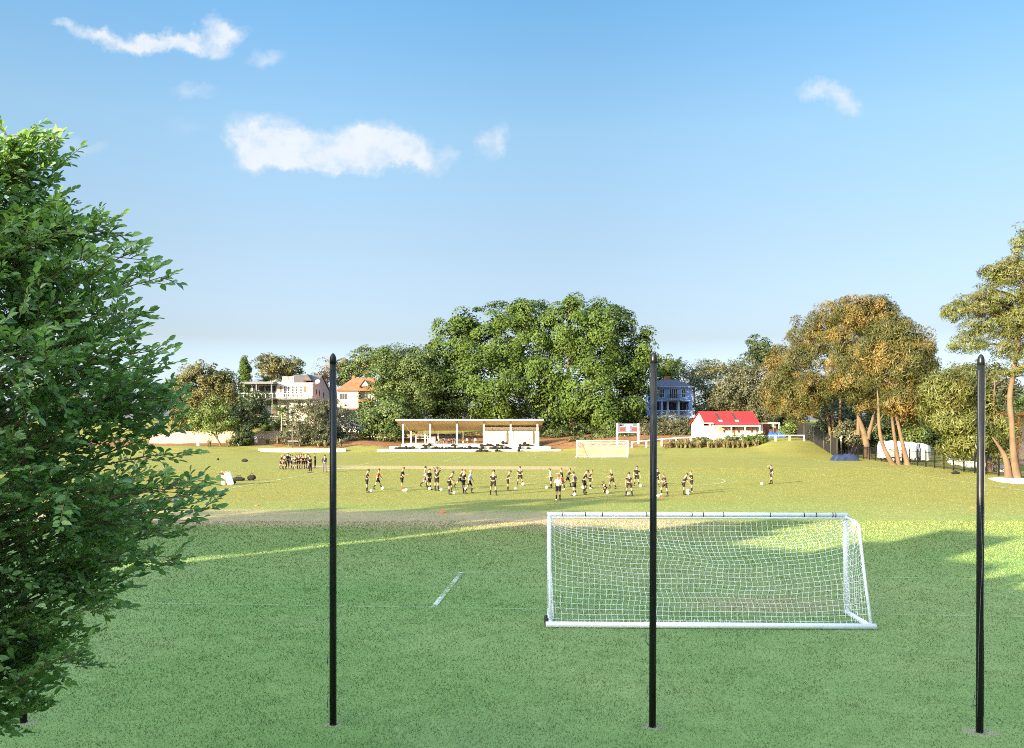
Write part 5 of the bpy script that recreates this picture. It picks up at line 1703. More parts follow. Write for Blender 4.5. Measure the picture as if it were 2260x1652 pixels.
    t = thing('marker_stone', p, 'small pale stone block at the grass edge left of the forked tree', 'stone')
    o.build('block', M['concrete'], t)
    s_world[0] = False

    # white post and rail fences
    def rail(label, tops, posts, dk):
        dd_ = lambda px: float(np.interp(px, [q[0] for q in dk], [q[1] for q in dk]))
        p0 = on(posts[0][0], dd_(posts[0][0]))
        t = thing('rail_fence', p0, label, 'fence')
        s_world[0] = True
        pts = [at(px, py, dd_(px)) for px, py in tops]
        mb = MB()
        for a, b in zip(pts[:-1], pts[1:]):
            q = [a, b]
            mb.add([(a.x, a.y - .07, a.z - .09), (b.x, b.y - .07, b.z - .09), (b.x, b.y + .07, b.z - .09), (a.x, a.y + .07, a.z - .09), (a.x, a.y - .07, a.z + .09), (b.x, b.y - .07, b.z + .09), (b.x, b.y + .07, b.z + .09), (a.x, a.y + .07, a.z + .09)],
                   [(3, 2, 1, 0), (4, 5, 6, 7), (0, 1, 5, 4), (1, 2, 6, 5), (2, 3, 7, 6), (3, 0, 4, 7)])
        mb.build('rail', M['white'], t)
        for px, _ in posts:
            d = dd_(px)
            zt = np.interp(px, [q[0] for q in tops], [at(a, b, dd_(a)).z for a, b in tops])
            x = xat(px, d)
            MB().box((x - .11, d - .065, gz(x, d) - .3), (x + .11, d + .065, zt - .092)).build('post', M['white'], t)
        s_world[0] = False
    rail('white post and rail fence climbing from the far goal past the hut', [(1393.6, 976), (1426, 972.8), (1460, 969.5), (1492, 967.3), (1524, 965.5), (1600, 963.8), (1690, 962)], [(1394.5, 0), (1426.5, 0), (1460, 0), (1492, 0), (1524, 0), (1565, 0), (1606, 0), (1648, 0), (1688, 0)], [(1394, 147.5), (1460, 150.5), (1524, 152.3), (1700, 152.8)])
    rail('white post and rail fence on the grassy hump below the blue covers', [(1696, 961.8), (1776, 961.6)], [(1711.5, 0), (1742.5, 0), (1774.5, 0)], [(1696, 150.0), (1776, 150.0)])

    # scoreboard
    s_world[0] = True
    d = 151.5
    z = lambda py: HC - (py - HY) * d / F
    t = thing('scoreboard', (X(1385, d), d, gz(X(1385, d), d)), 'slate blue scoreboard with two red panels and a white emblem on white posts', 'scoreboard')
    for px in (1362, 1408.7):
        MB().box((X(px, d) - .15, d - .1, gz(X(px, d), d) - .3), (X(px, d) + .15, d + .1, z(934.8)), bevel=.02).build('post', M['white'], t)
    slate = mat('board_slate', (.075, .095, .14), .6, .05, 1)
    x0, x1 = X(1362, d) + .16, X(1408.7, d) - .16
    b = MB().box((x0, d - .05, z(954.2)), (x1, d + .05, z(935.2))).build('board', slate, t)
    off = tuple(t.location)
    link('frame', MB().box((x0, d - .09, z(955.8)), (x1, d + .09, z(954.2))).mesh('frame', M['white'], off), b)
    redm = mat('board_red', (.42, .028, .035), .6, .05, 1)
    for a, c in ((1368, 1379.5), (1395, 1405)):
        link('score_panel', MB().box((X(a, d), d - .075, z(951.8)), (X(c, d), d - .052, z(943.6))).mesh('score_panel', redm, off), b)
        link('name_strip', MB().box((X(a, d), d - .07, z(942.9)), (X(c, d), d - .052, z(941.6))).mesh('name_strip', M['white'], off), b)
    em = MB().box((X(1382.8, d), d - .08, z(946.8)), (X(1390.2, d), d - .052, z(940.4)))
    cx_, cz_ = X(1386.5, d), z(948.6)
    em.add([(cx_ + .36 * math.cos(a), d - .085, cz_ + .2 * math.sin(a)) for a in np.linspace(0, 2 * math.pi, 20, endpoint=False)] + [(cx_, d - .085, cz_)], [(i, (i + 1) % 20, 20) for i in range(20)])
    em.box((X(1384.7, d), d - .075, z(954.1)), (X(1388.3, d), d - .052, z(951.6)))
    link('emblem', em.mesh('emblem', M['white'], off), b)
    link('title_strip', MB().box((X(1377.5, d), d - .07, z(939.6)), (X(1395.8, d), d - .052, z(936.4))).mesh('title_strip', M['white'], off), b)
    MB().sphere((X(1369, d), d - .1, z(939.5)), .2, 8, 6, (1.1, .6, .9)).build('speaker', M['black'], t)

    # --- right side: black screen, picket fence, gate, pole
    scr = mat('screen_black', (.009, .009, .010), .9, .3, 1.0)
    t = thing('screen_fence', on(1760, 156), 'tall fence of black shade cloth stepping down behind the triple stemmed casuarina', 'fence')
    sp = [(1752, 160), (1775, 154), (1797, 148), (1818, 142), (1834, 136), (1848, 131)]
    for (pa, da), (pb, db) in zip(sp[:-1], sp[1:]):
        a, b_ = on(pa, da), on(pb, db)
        MB().add([(a.x, a.y, a.z - .2), (b_.x, b_.y, b_.z - .2), (b_.x, b_.y, b_.z + 2.7), (a.x, a.y, a.z + 2.7), (a.x + .03, a.y + .02, a.z - .2), (b_.x + .03, b_.y + .02, b_.z - .2), (b_.x + .03, b_.y + .02, b_.z + 2.7), (a.x + .03, a.y + .02, a.z + 2.7)],
                 [(0, 1, 2, 3), (7, 6, 5, 4), (0, 4, 5, 1), (1, 5, 6, 2), (2, 6, 7, 3), (3, 7, 4, 0)]).build('screen', scr, t)
    for pa, da in sp:
        a = on(pa, da)
        MB().tube([(a.x - .05, a.y - .06, a.z - .2), (a.x - .05, a.y - .06, a.z + 2.85)], .045, 6).build('post', mat('post_olive', (.10, .10, .08), .6), t)
    # picket fence following the touchline
    fa, fb = Vector((48.9, 130.0, 0)), Vector((42.6, 62.0, 0))
    t = thing('picket_fence', (fa.x, fa.y, 0), 'long black steel picket fence behind the casuarinas and the pine', 'fence')
    L = (fb - fa).length
    n = int(L / 2.6)
    dr = (fb - fa).normalized()
    nr = Vector((-dr.y, dr.x, 0))
    rails, pk = MB(), MB()
    for i in range(n + 1):
        q = fa + dr * (L * i / n)
        zg = gz(q.x, q.y)
        MB().box((q.x - .055, q.y - .055, zg - .2), (q.x + .055, q.y + .055, zg + 1.95), bevel=.01).build('post', M['black'], t)
    for zr_ in (.22, 1.62):
        for i in range(n):
            a, b_ = fa + dr * (L * i / n), fa + dr * (L * (i + 1) / n)
            za, zb = gz(a.x, a.y) + zr_, gz(b_.x, b_.y) + zr_
            rails.tube([(a.x, a.y, za), (b_.x, b_.y, zb)], .024, 4)
    m = int(L / .125)
    for i in range(m):
        q = fa + dr * (L * (i + .5) / m)
        zg = gz(q.x, q.y)
        pk.add([(q.x - .009, q.y - .009, zg + .1), (q.x + .009, q.y - .009, zg + .1), (q.x, q.y + .012, zg + .1), (q.x - .009, q.y - .009, zg + 1.75), (q.x + .009, q.y - .009, zg + 1.75), (q.x, q.y + .012, zg + 1.75)],
               [(0, 1, 4, 3), (1, 2, 5, 4), (2, 0, 3, 5), (3, 4, 5)])
    rails.build('rail', M['black'], t)
    pk.build('pickets', M['black'], t)
    # gate
    g0 = on(1862, 131.5)
    t = thing('steel_gate', g0, 'black framed gate between the first and second casuarinas', 'gate')
    gx0, gx1, gy = xat(1872, 131), xat(1893, 131), 131.0
    zg = gz(gx0, gy)
    fr = MB()
    for x in (gx0, gx1):
        fr.box((x - .06, gy - .06, zg - .1), (x + .06, gy + .06, zg + 2.2))
    fr.box((gx0 + .06, gy - .04, zg + 2.06), (gx1 - .06, gy + .04, zg + 2.16)).box((gx0 + .06, gy - .04, zg + .15), (gx1 - .06, gy + .04, zg + .25))
    fr.build('frame', M['black'], t)
    bars = MB()
    for i in range(1, 11):
        x = gx0 + (gx1 - gx0) * i / 11
        bars.box((x - .012, gy - .012, zg + .26), (x + .012, gy + .012, zg + 2.05))
    bars.build('bars', M['black'], t)
    # little pole with a white box
    p = ground_at(1853, 1003)
    t = thing('service_pole', p, 'pale thin pole with a white box on top at the foot of the first casuarina', 'pole')
    MB().tube([p + Vector((0, -.6, -.1)), p + Vector((0, -.6, 2.7))], .09, 8).build('pole', mat('pole_pale', (.42, .40, .36), .7), t)
    MB().box((p.x - .2, p.y - .76, p.z + 2.45), (p.x + .2, p.y - .5, p.z + 2.85), bevel=.03).build('box', M['white'], t)
    # white covered trailer
    d = 114.0
    xa, xb = xat(1951, d), xat(2057, d)
    zt = HC - (972 - HY) * d / F
    zb = HC - (1012 - HY) * d / F
    t = thing('trailer', (xa, d, 0), 'long trailer under a white fitted cover with two dark straps behind the fence', 'trailer')
    cov = mat('cover_white', (.50, .51, .53), .7, .05, 1.0, bump=.3)
    V, Q = [], []
    prof = [(-1.05, zb), (-1.12, zb + .6), (-1.08, zb + 1.5), (-.8, zt - .1), (0, zt + .04), (.8, zt - .1), (1.08, zb + 1.5), (1.12, zb + .6), (1.05, zb)]
    ns = 40
    for i in range(ns + 1):
        u = i / ns
        e = min(1, .9 + .1 * math.sin(math.pi * u) ** .4)
        for a, b_ in prof:
            sl = -.55 * u
            V.append((xa + (xb - xa) * u + .03 * math.sin(i * 2.3 + b_ * 3), d + 1.2 + a * e + .05 * math.sin(u * 60 + b_ * 2), (b_ - zb) * e * (1 - .06 * u) + zb + (-.3 * u) + (.05 * math.sin(u * 31) if b_ > zb + 1 else .07 * math.sin(u * 47))))
    k = len(prof)
    for i in range(ns):
        for j in range(k - 1):
            Q.append((i * k + j, i * k + j + 1, (i + 1) * k + j + 1, (i + 1) * k + j))
    ends = [tuple(range(k)), tuple(ns * k + j for j in reversed(range(k)))]
    mb = MB()
    mb.add(V, Q + ends, True)
    mb.build('cover', cov, t)
    for u in (.43, .76):
        s = MB()
        for j in range(k - 1):
            i = int(u * ns)
            q0, q1 = Vector(V[i * k + j]), Vector(V[i * k + j + 1])
            q2, q3 = Vector(V[(i + 1) * k + j + 1]), Vector(V[(i + 1) * k + j])
            c = Vector((q0.x, d + 1.2, zb + 1.2))
            nn = (q1 - q0).cross(q3 - q0).normalized() * .02
            if nn.dot(q0 - c) < 0:
                nn = -nn
            s.add([q0 + nn, q1 + nn, q2 + nn, q3 + nn], [(0, 1, 2, 3)])
        s.build('strap', mat('strap_grey', (.03, .03, .033), .8), t)
    for px in (1972, 1990, 2025):
        x = xat(px, d)
        w = MB().tube([(x, d + .1, zb - .15), (x, d + .35, zb - .15)], .34, 16).build('wheel', M['rubber'], t)
        link('rim', MB().tube([(x, d + .06, zb - .15), (x, d + .099, zb - .15)], .17, 12).mesh('rim', mat('rim_steel', (.5, .5, .5), .4), tuple(t.location)), w)
    MB().box((xa + .3, d + .4, zb - .25), (xb - .3, d + 2.0, zb - .05)).build('chassis', M['black'], t)
    # navy tarpaulin heap, blue covers, white sheet
    s_world[0] = False
    navy = mat('tarp_navy', (.013, .022, .06), .45, .25, 2.0, spec=.5, bump=.4)
    blue = mat('tarp_blue', (.012, .075, .34), .5, .2, 2.0, spec=.5)
    p = ground_at(1865, 1017)
    tarp('tarpaulin', 'dark navy tarpaulin heap lying before the first casuarina', p, 3.4, 1.8, .95, navy, 3)
    for lab, px, s in (('bright blue cover nearer the hut, under the shade frame', 1704, 1), ('bright blue cover nearer the black screen', 1723, 2)):
        p = on(px, 157.5)
        tarp('cover_sheet', lab, p, 1.5, 1.3, 1.0, blue, s)
    p = ground_at(2226, 1062)
    pts = [(2181, 1057.5), (2205, 1055.5), (2235, 1054.5), (2262, 1058), (2290, 1061), (2290, 1069), (2255, 1068.5), (2215, 1066), (2195, 1062)]
    q = [flat(a, b) for a, b in pts]
    mb = MB().prism([(v.x, v.y) for v in reversed(q)], .01, .07)
    o = mb.build('ground_sheet', mat('sheet_white', (.6, .6, .58), .8, .05, .8, bump=.2))
    tag(o, 'white sheet spread on the grass at the foot of the pine', 'sheet')
    # pale stones beyond the fence
    mb = MB()
    r = random.Random(5)
    for i in range(260):
        u = r.random()
        px = 2055 + 140 * u
        py = 1019 + 22 * u + r.uniform(-5, 7)
        v = flat(px, py)
        v.x += 2.2
        mb.sphere((v.x, v.y, .08), r.uniform(.14, .3), 6, 4, (1, 1, .7), smooth=False)
    tag(mb.build('stones', mat('stone_pale', (.48, .47, .46), .9, .2, 1.0)), kind='stuff')
    # red brown structure at the very edge
    s_world[0] = True
    d = 104.0
    t = thing('timber_pavilion', (xat(2250, d), d, 0), 'orange timber pavilion with cross braces at the edge behind the pine trunk', 'pavilion')
    om = mat('timber_orange', (.42, .14, .05), .7, .15, 1.5)
    zz = lambda py: HC - (py - HY) * d / F
    MB().box((xat(2231, d), d - .3, zz(917)), (xat(2330, d), d + 4, zz(911)), bevel=.03).build('roof_beam', om, t)
    for px in (2246, 2290, 2320):
        MB().box((xat(px, d), d, -.2), (xat(px, d) + .2, d + .2, zz(917) - .01)).build('post', om, t)
    MB().tube([(xat(2247, d), d + .1, zz(933)), (xat(2258, d), d + .1, zz(918.5))], .07, 6).tube([(xat(2289, d), d + .1, zz(933)), (xat(2277, d), d + .1, zz(918.5))], .07, 6).build('brace', M['wood'], t)
    MB().box((xat(2234, d), d + 3.8, 0), (xat(2330, d), d + 3.95, zz(918))).build('back_wall', mat('wall_pinkish', (.5, .38, .32), .9), t)
    s_world[0] = False
    # cream bin, leaning board, cones
    p = flat(496, 1070.5)
    t = thing('bin', p, 'cream bin with orange bibs piled on its dark lid', 'bin')
    s_world[0] = False
    MB().lathe([(.25, 0), (.29, .45), (.31, .82)], 20).build('body', mat('bin_cream', (.24, .23, .18), .6, .1, 2), t)
    MB().lathe([(.40, .82), (.42, .86), (.40, .92), (.0, .95)], 20).build('lid', M['rubber'], t)
    ob = MB()
    for i in range(7):
        ob.sphere((random.uniform(-.22, .22), random.uniform(-.2, .2), .98 + random.uniform(-.03, .05)), .12, 7, 5, (1.2, 1, .45), smooth=False)
    ob.build('bibs', mat('bib_orange', (.75, .17, .06), .8, .2, 6), t)
    b = flat(508, 1071.5)
    mb = MB().box((-.26, -.03, 0), (.26, .03, 1.05), bevel=.01)
    o = mb.build('leaning_board', mat('board_bluewhite', (.17, .22, .32), .5, .08, 2), None, loc=b + Vector((.02, .12, 0)))
    o.rotation_euler = (R(-4), R(-17), R(12))
    tag(o, 'pale blue board leaning against the cream bin', 'board')
    for lab, px, py in [('orange marker disc on the worn strip, left of the middle pole', 977, 1132), ('faint orange marker disc near the tree leaves at the left', 567, 1117), ('orange marker disc behind the middle pole by the boy with his foot on a ball', 1459, 1097.5), ('small orange marker disc alone on the right of the field', 2148, 1121.5)]:
        q = flat(px, py)
        t = thing('marker_disc', q, lab, 'marker')
        s = 1.6 if px == 977 else (1.0 if px != 1459 else 1.25)
        MB().lathe([(.13 * s, .0), (.135 * s, .012), (.06 * s, .055 * s), (.035 * s, .05 * s)], 16).build('disc', mat('marker_orange', (.85, .12, .03), .5, .05, 2), t)


# ------------------------------------------------------------------ goals, poles
def net_mesh(W, H, dep, top, sag, seed, sq=.125, rad=.0055, skirt=True):
    """net of a goal: local x along the mouth, y behind it. Cords as thin square tubes."""
    r = random.Random(seed)
    ph = [r.uniform(0, 6) for _ in range(8)]
    mb = MB()

    def path(u):
        """outline from crossbar to rear ground bar at fraction u of the width"""
        s = math.sin(math.pi * u) ** .55 * sag
        s *= 1 + .12 * math.sin(5 * u + ph[0])
        A = Vector((u * W, .02, H - .07))
        Bm = Vector((u * W, top * .20, H - .09 - s * .85))
        Cc = Vector((u * W, top - .04 + s * .12, H - .14 - s))
        Dm = Vector((u * W, (top + dep) / 2 - .02 - .07 * s, (H - .14 - s) * .5))
        E = Vector((u * W, dep - .06, .06))
        return [A, Bm, Cc, Dm, E]

    def surf(u, t):
        P = path(u)
        # t in 0..1 along the outline, first 30 % to the fold
        if t < .3:
            a = t / .3
            p = P[0] * (1 - a) ** 2 + P[1] * 2 * a * (1 - a) + P[2] * a * a
        else:
            a = (t - .3) / .7
            p = P[2] * (1 - a) ** 2 + P[3] * 2 * a * (1 - a) + P[4] * a * a
        w = math.sin(math.pi * min(1, t)) * math.sin(math.pi * u)
        return p + Vector((.030 * math.sin(14 * t + 9 * u + ph[1]) + .022 * math.sin(31 * t + ph[2] + 5 * u), .05 * math.sin(9 * u + 6 * t + ph[3]) * w, .022 * math.sin(17 * u + 8 * t + ph[4]))) * (.25 + w)
    nu, nv = 56, 24
    for i in range(nu + 1):
        mb.tube([surf(i / nu, t) for t in np.linspace(0, 1, 34)], rad, 3, cap=False)
    for j in range(1, nv + 1):
        t = .0 + j / nv
        # bunch the cords where the net folds
        tt = t if t > .45 else .45 * (t / .45) ** .85
        mb.tube([surf(u, tt) for u in np.linspace(0, 1, 60)], rad, 3, cap=False)
    # side panels
    for sx in (0.0, 1.0):
        def side(a, t):
            f = surf(sx, t)
            q0 = Vector((sx * W, .02, f.z))
            w = math.sin(math.pi * a)
            return q0.lerp(f, a) + Vector(((.09 if sx == 0 else -.09) * w * (.6 + .4 * math.sin(6 * t + ph[5])), 0, -.10 * w + .03 * math.sin(13 * t + 7 * a + ph[6]) * w))
        for j in range(1, 21):
            t = .12 + .88 * j / 21
            mb.tube([side(a, t) for a in np.linspace(0, 1, 9)], rad, 3, cap=False)
        for i in range(0, 12):
            mb.tube([side(i / 12, t) for t in np.linspace(.08, 1, 18)], rad, 3, cap=False)
    if skirt:
        pts = []
        for i in range(160):
            u = .34 + .36 * i / 159
            pts.append(Vector((u * W, dep - .10 + .04 * math.sin(i * .9), .12 + .05 * math.sin(i * 1.7) + .03 * math.sin(i * .37))))
        mb.tube(pts, rad, 3, cap=False)
    return mb


def goal(label, loc, rz, dep, top, sag, seed, rad, post_r=.055, ties=True, wheels=True):
    W, H = 7.32, 2.44
    t = thing('football_goal', loc, label, 'goal', 'football goals', rz)
    wm = M['goalwhite']
    MB().tube([(-post_r, 0, H), (W + post_r, 0, H)], post_r, 14).build('crossbar', wm, t)
    if ties:
        MB().tube([(.02, .075, H - .075), (W - .02, .075, H - .075)], .022, 8).build('net_rail', wm, t)
        for i, x in enumerate((.25, .32, .72, 1.02, 1.85, 3.0, 3.5, 3.78, 4.9, 6.0, 6.42, 7.0)):
            MB().tube([(x - .010, 0, H), (x + .010, 0, H)], post_r + .004, 12).build('tie', M['rubber'], t)
    for x in (0, W):
        MB().tube([(x, 0, 0), (x, 0, H - .01)], post_r, 14).build('goal_post', wm, t)
        MB().tube([(x, .03, H - .06), (x, top * .75, H - .09), (x, top, H - .16), (x, top + .05, H - .30), (x, top + (dep - top) * .5, (H - .3) * .5), (x, dep, .06)], .036, 10).build('stanchion', wm, t)
        MB().tube([(x, 0, .055), (x, dep, .055)], .06, 12).build('side_bar', wm, t)
    MB().tube([(-.10, dep, .065), (W + .10, dep, .065)], .072, 14).build('back_bar', wm, t)
    if wheels:
        for x, y in ((W + .04, dep - .10), (W + .05, dep - .40)):
            s = 1 if x > 0 else -1
            MB().tube([(x, y, .1), (x + .08 * s, y, .1)], .095, 14).build('wheel', M['rubber'], t)
    net_mesh(W, H, dep, top, sag, seed, rad=rad).build('net', M['cord'], t)
    return t


def build_goals():
    a = R(180) - math.atan(.03)
    goal('full size white goal in the shade close to the camera, seen from behind', (8.245, 22.40, 0), a, 1.74, .92, .66, 4, .0040)
    p = flat(1273, 1010.5)
    goal('distant white goal before the scoreboard, its mouth facing the field', (p.x, p.y, gz(p.x, p.y)), -math.atan(.05), 1.9, .9, .5, 9, .0075, post_r=.07, ties=False, wheels=False)


def build_poles():
    r = .054
    for lab, pxb, pyb, pxt, pyt, wires in [
        ('black steel pole whose base stands under the leafy tree', 52, 1595, 52, 778, 0),
        ('tall black pole standing before the huddled group and the orange roofed house', 735, 1600, 735, 780, 1),
        ('tall black pole standing in front of the goal', 1440, 1605, 1443, 778, 2),
        ('tall black pole before the pine with pale wires crossing on it', 2162, 1617, 2165, 782, 3),
    ]:
        b = flat(pxb, pyb)
        top = at(pxt, pyt, b.y)
        t = thing('net_pole', b, lab, 'pole', 'black net poles')
        d = top - b
        h = d.length
        dn = d.normalized()
        P = lambda s: dn * s
        MB().tube([P(-.25), P(h * .5), P(h - .17)], [r, r, r * .97], 22).build('shaft', M['black'], t)
        MB().tube([P(h - .169), P(h - .12), P(h - .085), P(h - .05), P(h - .022), P(h - .006), P(h)], [r * .99, r * .985, r * .94, r * .80, r * .55, r * .28, .004], 22).build('cap', M['black'], t)
        wire = mat('wire_grey', (.16, .165, .175), .5, .1, 4)
        if wires >= 2:
            MB().tube([P(1.45) + Vector((-r - .01, 0, 0)), P(1.46) + Vector((-r - .05, 0, 0)), P(1.38) + Vector((-r - .05, 0, 0)), P(1.32) + Vector((-r - .055, 0, 0)), P(1.26) + Vector((-r - .005, 0, 0))] if wires == 2 else [P(.50) + Vector((-r, 0, 0)), P(.5) + Vector((-r - .045, 0, 0)), P(.42) + Vector((-r - .045, 0, 0)), P(.40) + Vector((-r, 0, 0))], .008, 6).build('cleat', wire, t)
        if wires:
            for z in (1.05, .38) if wires == 1 else (.62,):
                MB().tube([P(z) + Vector((-r * .8, -.01, 0)), P(z + .02) + Vector((-r - .035, -.01, 0)), P(z - .1) + Vector((-r - .03, -.01, 0))], .007, 5).build('hook', wire, t)
            pts = []
            for i in range(30):
                s = .25 + (h - .5) * i / 29
                ang = -1.57 + (.75 * math.sin(i * .16 + wires) if wires != 3 else .95 * math.cos(i * .115))
                pts.append(P(s) + Vector((math.cos(ang) * (r + .004), math.sin(ang) * (r + .004), 0)))
            MB().tube(pts, .0035, 5).build('halyard', wire if wires == 3 else M['rubber'], t)
            if wires == 3:
                pts = [P(.25 + (h - .6) * i / 29) + Vector((math.cos(-1.57 - .95 * math.cos(i * .115)) * (r + .005), math.sin(-1.57 - .95 * math.cos(i * .115)) * (r + .005), 0)) for i in range(30)]
                MB().tube(pts, .003, 5).build('halyard', wire, t)


# ------------------------------------------------------------------ what throws the long shade over the near field
def build_behind():
    """apartment block and garden trees behind and beside the balcony, seen by the sun and not by the camera"""
    def uv(u, v, z=0.0):
        return Vector(((u + v) * .70711, (v - u) * .70711, z))
    tn = math.tan(R(SUN_EL))
    V0 = -20.0

    def hgt(ve):
        return (ve - V0) * tn
    br = mat('block_brick', (.32, .20, .15), .9, .2, 1.0, brick=(3.0, (.4, .36, .3)))
    # roof line pieces: (u0, u1, shade reach)
    t = thing('apartment_block', uv(0, V0), 'long brick apartment block with a stepped roof line behind the balcony', 'building', rz=R(-45))
    for u0, u1, ve in [(-29.6, -27.2, 31.5), (-27.2, -24.2, 32.5), (-24.2, -22.8, 38.5), (-22.8, -20.2, 41.5), (-20.2, -19.2, 36.0), (-19.2, -15.7, 31.2), (-15.7, -14.9, 36.0), (-14.9, -13.4, 42.5), (-13.4, -11.6, 41.5), (-11.6, -9.6, 33.0), (-9.6, 22, 28.6)]:
        MB().box((u0, -10, -.5), (u1 - .004, 0, hgt(ve)), bevel=.05).build('wing', br, t)
    for u in np.arange(-28, 20, 4.2):
        for z in (1.2, 4.2, 7.2, 10.0):
            MB().box((u, .002, z), (u + 1.6, .06, z + 1.5)).build('window', M['glass'], t)
    for lab, u, v, ve, rx, rz in [('street tree with dense round crown left of the apartment block', -34.2, -16, 46.5, 2.1, 4.2), ('tallest street tree beside the apartment block', -36.6, -18, 47.5, 2.0, 4.6), ('street tree second from the tall one', -38.8, -17, 40.5, 2.0, 4.0),
                                  ('lower street tree in the row left of the block', -41.5, -19, 30.0, 2.0, 3.5), ('lowest street tree at the end of the row', -44.8, -18, 22.0, 2.3, 3.2), ('street tree touching the apartment block', -32.2, -15, 35.0, 1.6, 3.6)]:
        h = (ve - v) * tn
        c = uv(u, v)
        e = 0.7071
        bl = [(c.x, c.y, h - rz, rx, rx, rz)]
        z = h - rz * 1.6
        while z > 1.5:
            bl.append((c.x + random.uniform(-.3, .3), c.y, z, rx * 1.12, rx * 1.12, 2.2))
            z -= 2.0
        tree('street_tree', lab, 'tree', Vector((c.x, c.y, 0)), [[(c.x, c.y, -.2, .3), (c.x, c.y, h * .5, .22), (c.x, c.y, h * .85, .1)]], bl, LEAF['mid'], M['bark'], ncl=150, per=60, rcl=.9, leaf=.5, limbs=8)
# ------------------------------------------------------------------ people
SKINM, HAIRM, CLOTH = [], [], {}


def people_mats():
    SKINM.append(mat('skin_fair', (.36, .22, .155), .6, .06, 3))
    SKINM.append(mat('skin_tan', (.27, .16, .11), .6, .06, 3))
    HAIRM.extend([mat('hair_dark', (.03, .022, .018), .7, .3, 8), mat('hair_brown', (.10, .055, .03), .7, .3, 8), mat('hair_red', (.24, .08, .03), .7, .3, 8), mat('hair_fair', (.30, .20, .10), .7, .3, 8)])
    for k, c in dict(black=(.010, .009, .013), navy=(.012, .015, .03), plum=(.018, .012, .018), red=(.55, .03, .02), white=(.72, .72, .74), bluewhite=(.42, .52, .75), grey=(.09, .09, .105), jacket=(.016, .02, .045), orange=(.7, .2, .05), blue=(.06, .14, .42), sockred=(.4, .06, .05)).items():
        CLOTH[k] = mat('cloth_' + k, c, .9, .18, 6)


PEND = []


def skin_obj(name, verts, edges, rad, m, parent):
    me = bpy.data.meshes.new(name)
    me.from_pydata([tuple(v) for v in verts], edges, [])
    me.materials.append(m)
    o = bpy.data.objects.new(name, me)
    COL.objects.link(o)
    o.parent = parent
    sk = o.modifiers.new('skin', 'SKIN')
    sk.use_smooth_shade = True
    lay = me.skin_vertices[0].data if len(me.skin_vertices) else None
    if lay is None:
        bm = bmesh.new()
        bm.from_mesh(me)
        bm.verts.layers.skin.verify()
        bm.to_mesh(me)
        bm.free()
        lay = me.skin_vertices[0].data
    for i, r in enumerate(rad):
        lay[i].radius = (r, r) if isinstance(r, (int, float)) else r
        lay[i].use_root = (i == 0)
    sb = o.modifiers.new('sub', 'SUBSURF')
    sb.levels = sb.render_levels = 1
    PEND.append(o)
    return o


def bake_skins():
    dg = bpy.context.evaluated_depsgraph_get()
    new = []
    for o in PEND:
        me = bpy.data.meshes.new_from_object(o.evaluated_get(dg))
        new.append(me)
    for o, me in zip(PEND, new):
        old = o.data
        o.modifiers.clear()
        o.data = me
        me.name = o.name
        bpy.data.meshes.remove(old)
    for o, ex, mi in [(a, b, 0) for a, b in EXTRA] + [(a, b, 1) for a, b in FACE]:
        ex_me = o.data
        bm = bmesh.new()
        bm.from_mesh(ex_me)
        b2 = bpy.data.meshes.new('tmp')
        b2.from_pydata(ex.v, [], ex.f)
        k0 = len(bm.faces)
        bm.from_mesh(b2)
        bm.faces.ensure_lookup_table()
        for f in bm.faces[k0:]:
            f.material_index = mi
        bm.to_mesh(ex_me)
        bm.free()
        bpy.data.meshes.remove(b2)
        ex_me.polygons.foreach_set('use_smooth', [True] * len(ex_me.polygons))
    PEND.clear()


EXTRA = []
FACE = []


